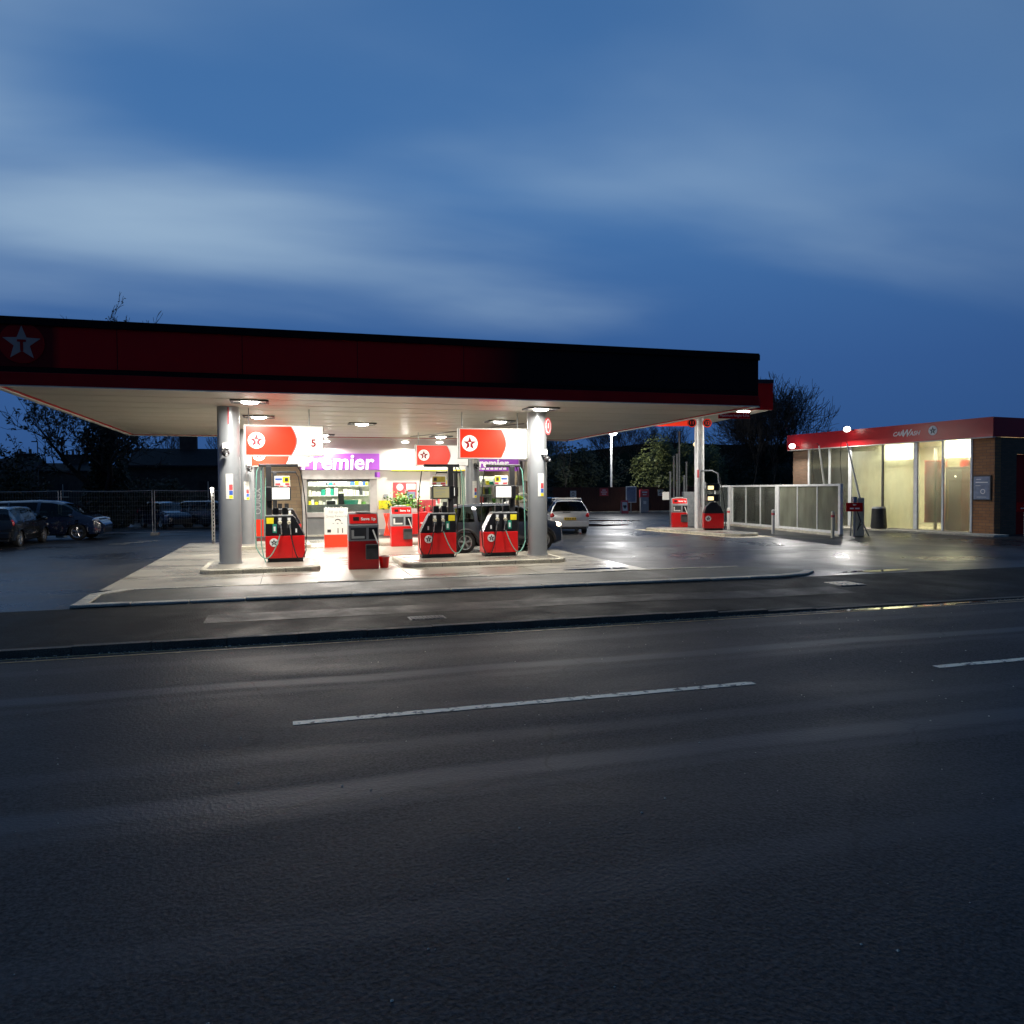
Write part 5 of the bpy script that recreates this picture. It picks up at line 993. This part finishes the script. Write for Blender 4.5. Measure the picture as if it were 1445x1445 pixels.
# pump eleven: compact version of the same make, seen at an angle
def small_pump(label, loc, rz):
    t = thing('fuel_pump', label, 'fuel pump', loc, rz, 'red fuel pumps'); cb = box('cabinet', 'red_gloss', t, -.42, .42, -.25, .25, .08, .72, .015); box('plinth', 'black_plastic', t, -.38, .38, -.2, .2, 0, .08)
    roundel(cb, -.24, -.256, .5, .12, 'text_dark'); MB().prism([(-.42, .722), (.42, .722), (.3, 1.0), (.1, 1.2), (-.12, 1.2), (-.32, 1.0)], -.23, .23).build('console', 'black_gloss', t, bevel=.015)
    for z, mt in ((1.32, 'lamp_warm'), (1.78, 'lamp_warm')):
        h = box('display_head', 'black_gloss', t, -.28, .22, -.16, .16, z-.09, z+.22, .01); box('screen', mt, h, -.24, .0, -.166, -.1605, z-.04, z+.12)
    MB().tube([(.3, 0, .72), (.27, 0, 1.9), (.2, 0, 2.42), (-.05, 0, 2.55), (-.5, 0, 2.55)], .035, 8).build('mast', 'galv', t, smooth=True); MB().tube([(-.5, 0, 2.55), (-.55, -.05, 1.6), (-.52, -.15, 1.0)], .014).build('hose', 'rubber', t); MB().tube([(.27, 0, 2.3), (.42, -.1, 1.5), (.52, -.2, .4), (.45, -.22, .05)], .018).build('hose', 'rubber', t)
small_pump('red fuel pump eleven with lit amber displays by the white column', (17.62, 29.35, .122), R(-22))
t = thing('vent_pipes', 'cluster of grey vent pipes behind the white column', 'vent pipe', (19.35, 35.0, 0), R(-10))
for k, (x, h) in enumerate(((-.72, 2.7), (-.5, 3.5), (-.37, 3.6), (-.22, 4.75), (.0, 2.5), (.16, 3.2))): MB().cyl((x, .1*(k % 2), 0), (x, .1*(k % 2), h), .045, n=10).cyl((x, .1*(k % 2), h), (x, .1*(k % 2), h+.08), .07, .05, 10).build('pipe', 'dull_steel', t, smooth=True)
box('cabinet', 'galv', t, -.1, .5, -.25, .05, 0, 1.75, .01); box('notice', 'white_plastic', t, -1.15, -.8, -.08, -.06, 1.35, 1.75)
t = thing('dome_lamp', 'warm dome lamp on a thin pole behind pump eleven', 'lamp', (22.8, 39.5, 0)); MB().cyl((0, 0, 0), (0, 0, 4.4), .04, n=8).build('pole', 'dark_grey', t); MB().ball((-.1, -.1, 4.45), .3, .24, .2, 14, 8).build('shade', 'lamp_warm', t, smooth=True); arealamp('lamp', t, (-.1, -.15, 4.2), .2, 12, (1, .8, .5))

# ------------------------------------------------------------------ wash screens, bollards, jet wash
def screen(label, p0, p1, panes, h=2.06, gm='screen_glass'):
    p0, p1 = Vector((*p0, 0)), Vector((*p1, 0)); d = p1-p0; L = d.length; t = thing('wash_screen', label, 'glass screen', p0, math.atan2(d.y, d.x), 'glass screens of the jet wash')
    box('plinth', 'kerb_concrete', t, -.05, L+.05, -.1, .1, 0, .08)
    for x in (0, L): box('post', 'white_steel', t, x-.075, x+.075, -.06, .06, .08, h, .006)
    box('top_rail', 'white_steel', t, .076, L-.076, -.045, .045, h-.09, h-.002, .006); box('bottom_rail', 'white_steel', t, .076, L-.076, -.045, .045, .1, .2, .006)
    for k in range(panes):
        x0 = .08+(L-.16)*k/panes; x1 = .08+(L-.16)*(k+1)/panes
        box('pane', gm, t, x0+.012, x1-.012, -.006, .006, .2, h-.09)
        if k: box('mullion', 'white_steel', t, x0-.028, x0+.028, -.03, .03, .2, h-.09)
screen('far wash screen of glass panes with parked cars behind', (21.75, 34.4), (21.42, 30.2), 3, gm='clear_screen'); screen('near wash screen of cloudy glass panes beside the jet wash cabinet', (21.38, 30.0), (20.75, 25.2), 3); screen('short wash screen turning the corner behind pump eleven', (20.2, 34.85), (21.68, 34.55), 2, gm='clear_screen')
for k, (x, y, l, mt) in enumerate(((19.6, 31.3, 'white bollard with red band beside pump eleven', 'white_plastic'), (19.5, 27.75, 'white bollard with red band before the middle of the glass screens', 'white_plastic'), (19.95, 24.65, 'pinkish bollard with red top at the end of the glass screens', 'cream_plastic'))):
    t = thing('bollard', l, 'bollard', (x, y, 0), 0, 'bollards by the wash screens'); MB().cyl((0, 0, 0), (0, 0, .98), .065, n=14).ball((0, 0, .98), .065, .065, .03, 14, 6).build('tube', mt, t, smooth=True); MB().cyl((0, 0, .78), (0, 0, .87), .067, n=14).build('band', 'pinkred', t)
t = thing('jet_wash_unit', 'jet wash post with dark red notice and tripod legs at screen end', 'jet wash', (21.1, 24.85, 0), R(-30)); box('cabinet', 'cream_wall', t, .05, .42, .3, .6, .0, 1.5, .02); MB().cyl((0, 0, 0), (0, 0, 1.4), .04, n=8).build('post', 'galv', t); sb = box('notice', 'red_fascia', t, -.3, .3, -.06, -.02, .98, 1.32, .008); bars(sb, 'text_white', -.0605, ((0, 1.24, .12, .035), (-.1, 1.1, .14, .05), (.1, 1.1, .16, .05)))
MB().cyl((0, -.02, 1.33), (0, -.02, 1.55), .11, n=14).build('coin_unit', 'chrome', t, smooth=True); MB().cyl((.12, 0, .98), (.55, .1, .02), .025, n=8).build('leg', 'galv', t); MB().cyl((-.1, 0, .98), (-.12, .05, .02), .025, n=8).build('leg', 'galv', t); MB().tube([(.1, -.02, 1.0), (.22, -.06, .6), (.1, -.05, .25), (.25, -.02, .5)], .018).build('hose', 'rubber', t)
for k, (a, b, l) in enumerate((((22.6, 28.3, 1.2), (22.1, 28.2, 3.72), 'pale slanting spray boom above the near glass screen'), ((22.5, 26.2, 1.5), (22.05, 26.4, 3.72), 'pale slanting spray boom beside the jet wash post'))):
    t = thing('spray_boom', l, 'spray boom', (a[0], a[1], 0)); d = Vector(b)-Vector((a[0], a[1], 0)); MB().cyl((0, 0, 0), (0, 0, a[2]), .06, n=10).build('stand', 'galv', t, smooth=True); MB().cyl((0, 0, a[2]-.02), d, .045, .03, 10).build('arm', 'white_plastic', t, smooth=True); MB().tube([d, d+Vector((-.08, 0, .1)), d+Vector((-.3, 0, .05)), d+Vector((-.33, .02, -.8)), d+Vector((-.2, .05, -1.7))], .012, 6).build('hose', 'rubber', t)
t = thing('litter_bin', 'tapered black litter bin in front of the lit wash windows', 'litter bin', (25.3, 28.25, .02)); MB().cyl((0, 0, 0), (0, 0, .12), .28, .34, 20).cyl((0, 0, .12), (0, 0, .95), .34, .29, 20).build('body', 'black_plastic', t, smooth=True); MB().cyl((0, 0, .951), (0, 0, 1.02), .30, .27, 20).build('lid', 'grey_plastic', t, smooth=True); MB().box(-.02, .02, -.33, -.30, .15, .9).build('rib', 'dark_grey', t)

# ------------------------------------------------------------------ car wash building
cw = thing('car_wash', 'low car wash building with red fascia and lit glazed front', 'car wash', (25.56, 30.36, 0), RA)
D = 6.2
struct(MB().box(-4.4, 7.6, -1.0, -.12, 0, .07).build('wash_kerb', 'kerb_concrete', None, loc=(25.56, 30.36, 0), rz=RA))
fc = box('fascia', 'wash_red', cw, -3.9, 7.0, -.2, -.05, 3.86, 4.62, .006); fs = box('fascia', 'wash_red', cw, 6.85, 7.0, -.049, D, 3.86, 4.62, .006); box('fascia', 'wash_red', cw, -3.9, -3.75, -.049, D, 3.86, 4.62); box('soffit_trim', 'white_trim', fc, -3.88, 6.98, -.19, .0, 3.82, 3.858)
box('roof', 'dark_grey', cw, -3.74, 6.84, -.04, D, 4.1, 4.4)
text('CAR', .26, 'text_white', fc, (2.72, -.205, 4.23), shear=.35, bold=.006); text('W', .42, 'text_white', fc, (3.1, -.207, 4.23), shear=.35, bold=.01); text('ASH', .26, 'text_white', fc, (3.55, -.205, 4.21), shear=.35, bold=.006)
roundel(fc, 4.42, -.206, 4.27, .2, 'text_dark')
box('brick_pier', 'brick_dark', cw, -3.65, -2.6, -.02, .25, 0, 3.85); box('brick_pier', 'brick_orange', cw, 6.06, 6.95, -.02, .35, 0, 3.85)
box('plinth', 'kerb_concrete', cw, -2.6, 6.05, -.04, .12, 0, .1)
mull = [-2.57, -1.25, .0, 1.81, 3.5, 4.77, 6.02]
for k, x in enumerate(mull): wd = .09 if k in (2, 4) else .04; box('mullion', 'white_steel' if k != 3 else 'dark_grey', cw, x-wd, x+wd, -.06, .08, .1, 3.84)
for k in range(len(mull)-1):
    x0, x1 = mull[k]+.1, mull[k+1]-.1
    box('pane', 'misted' if k < 2 else 'frosted' if k < 4 else 'misted', cw, mull[k]+.045, mull[k+1]-.045, .005, .017, .1, 3.84)
box('inner_panel', 'door_panel', cw, -2.5, -.1, .35, .4, .1, 3.0); box('inner_panel', 'red_fascia', cw, -1.5, -.6, .3, .345, 1.55, 1.8)
m = MB()
for i in range(12): m.box(-2.4+i*.2, -2.3+i*.2, .5, .55, 3.25, 3.7)
m.build('drip_strip', 'cream_wall', cw)
box('back_wall', 'cream_wall', cw, -3.7, 6.9, D-.2, D, 0, 4.0); box('end_wall', 'brick_dark', cw, -3.7, -3.45, .26, D-.21, 0, 4.0); box('ceiling', 'cream_wall', cw, -3.4, 6.8, .2, D-.25, 3.95, 4.05)
ew = box('end_wall', 'brick_dark', cw, 6.7, 6.95, .36, 1.3, 0, 3.84); box('end_wall', 'brick_dark', cw, 6.7, 6.95, 4.9, D-.21, 0, 3.84); box('lintel', 'brick_dark', cw, 6.7, 6.95, 1.3, 4.9, 3.2, 3.84)
box('roller_door', 'red_fascia', cw, 6.78, 6.84, 1.31, 4.89, 0, 3.19)
box('floor', 'slab_concrete', cw, -3.4, 6.7, .15, D-.25, .0, .06)
def brush(label, x, y, r, z0, z1, mat):
    t = thing('wash_brush', label, 'wash brush', Vector((25.56, 30.36, 0))+RD*x+RN*y, RA); m = MB(); n = 26; vs = []; rr = random.Random(int(x*10))
    MB().cyl((0, 0, .07), (0, 0, 3.6), .07, n=10).build('spindle', 'galv', t)
    for k in range(30):
        z = lerp(z0, z1, k/29)
        for i in range(n):
            a = 2*math.pi*(i+.5*(k % 2))/n; q = r*rr.uniform(.9, 1.05); m.add([(.07*math.cos(a), .07*math.sin(a), z), (q*math.cos(a-.1), q*math.sin(a-.1), z-.03), (q*math.cos(a+.1), q*math.sin(a+.1), z-.03), (q*math.cos(a), q*math.sin(a), z+.07)], [(0, 1, 2), (0, 2, 3), (0, 3, 1)])
    m.build('bristles', mat, t)
brush('tall red wash brush behind the car wash glass', 3.62, 1.05, .42, .4, 3.0, 'red_brush'); brush('second red wash brush deeper inside the car wash', 4.6, 1.9, .38, .4, 3.0, 'red_brush')
t = thing('wash_gantry', 'dark wash gantry machine behind the right panes', 'wash machine', Vector((25.56, 30.36, 0))+RD*4.75+RN*.75, RA); box('tower', 'black_plastic', t, -.42, .42, -.2, .35, .07, 2.75, .03); box('side_strip', 'ochre', t, -.2, -.15, -.215, -.201, .5, 2.3); box('top_box', 'dark_grey', t, -.48, .48, -.24, .4, 2.2, 2.62, .02); MB().ball((.2, -.26, 2.35), .03).build('indicator', 'lamp_lens_soft', t)
for (x, y, w_, l) in ((2.42, .3, 1.5, 'lit strip light behind the middle car wash pane'), (5.17, .3, 1.1, 'lit strip light above the wash gantry')):
    t = thing('strip_light', l, 'strip light', Vector((25.56, 30.36, 0))+RD*x+RN*y+Vector((0, 0, 3.9)), RA, 'strip lights in the car wash'); box('case', 'white_trim', t, -w_/2, w_/2, -.12, .12, -.05, .04); box('diffuser', 'tube_light', t, -w_/2+.02, w_/2-.02, -.04, .04, -.78, -.051); arealamp('lamp', t, (0, .5, -.2), w_, 270, (1, .96, .76), (R(20), 0, 0), size_y=.6)
arealamp('lamp', cw, (-1.2, 3.0, 3.9), 2.5, 270, (1, .96, .72), size_y=2); arealamp('lamp', cw, (2.5, 3.4, 3.9), 3, 320, (1, .96, .72), size_y=2)
# poster frame, floodlights, notice
t = thing('poster_frame', 'framed blue-grey poster on the orange brick pier', 'poster', Vector((25.56, 30.36, 0))+RD*6.48+RN*-.03, RA); f_ = box('frame', 'black_plastic', t, -.38, .38, -.05, 0, 1.36, 2.36, .01); pn = box('print', 'info_blue', f_, -.33, .33, -.056, -.0505, 1.41, 2.31); bars(pn, 'text_white', -.0565, ((-.12, 2.2, .2, .025), (0, 2.08, .5, .04), (-.15, 1.95, .2, .02), (0, 1.5, .4, .015))); disc(.05, 1.72, .1, -.0585, -.0565).build('ring', 'text_white', pn); disc(.05, 1.72, .07, -.0605, -.0588).build('ring_centre', 'info_blue', pn)
def flood(label, s, z, power, yy=-.35, aim=-35):
    t = thing('floodlight', label, 'floodlight', Vector((25.56, 30.36, 0))+RD*s+RN*yy+Vector((0, 0, z)), RA, 'floodlights on the car wash'); box('bracket', 'dark_grey', t, -.03, .03, .08, .4, -.05, -.01); MB().ball((0, -.02, 0), .19, .1, .13, 14, 8).build('lens', 'lamp_lens_soft', t, smooth=True); arealamp('lamp', t, (0, -.24, -.06), .25, power, (1, .97, .9), (R(aim), 0, 0))
flood('blazing floodlight on top of the car wash fascia', .34, 4.62, 210, -.6); flood('lit floodlight low on the brick end of the car wash fascia', -3.1, 4.02, 140, -.6)
t = thing('post_notice', 'small dark red notice on a thin post at the wash corner', 'notice', Vector((25.56, 30.36, 0))+RD*7.9+RN*.35, RA-R(-60)); MB().cyl((0, 0, 0), (0, 0, 1.3), .03, n=8).build('post', 'galv', t); box('board', 'red_fascia', t, -.3, .3, -.04, -.031, .95, 1.3); bars(t, 'text_white', -.0405, ((0, 1.2, .12, .035), (0, 1.08, .34, .035)))
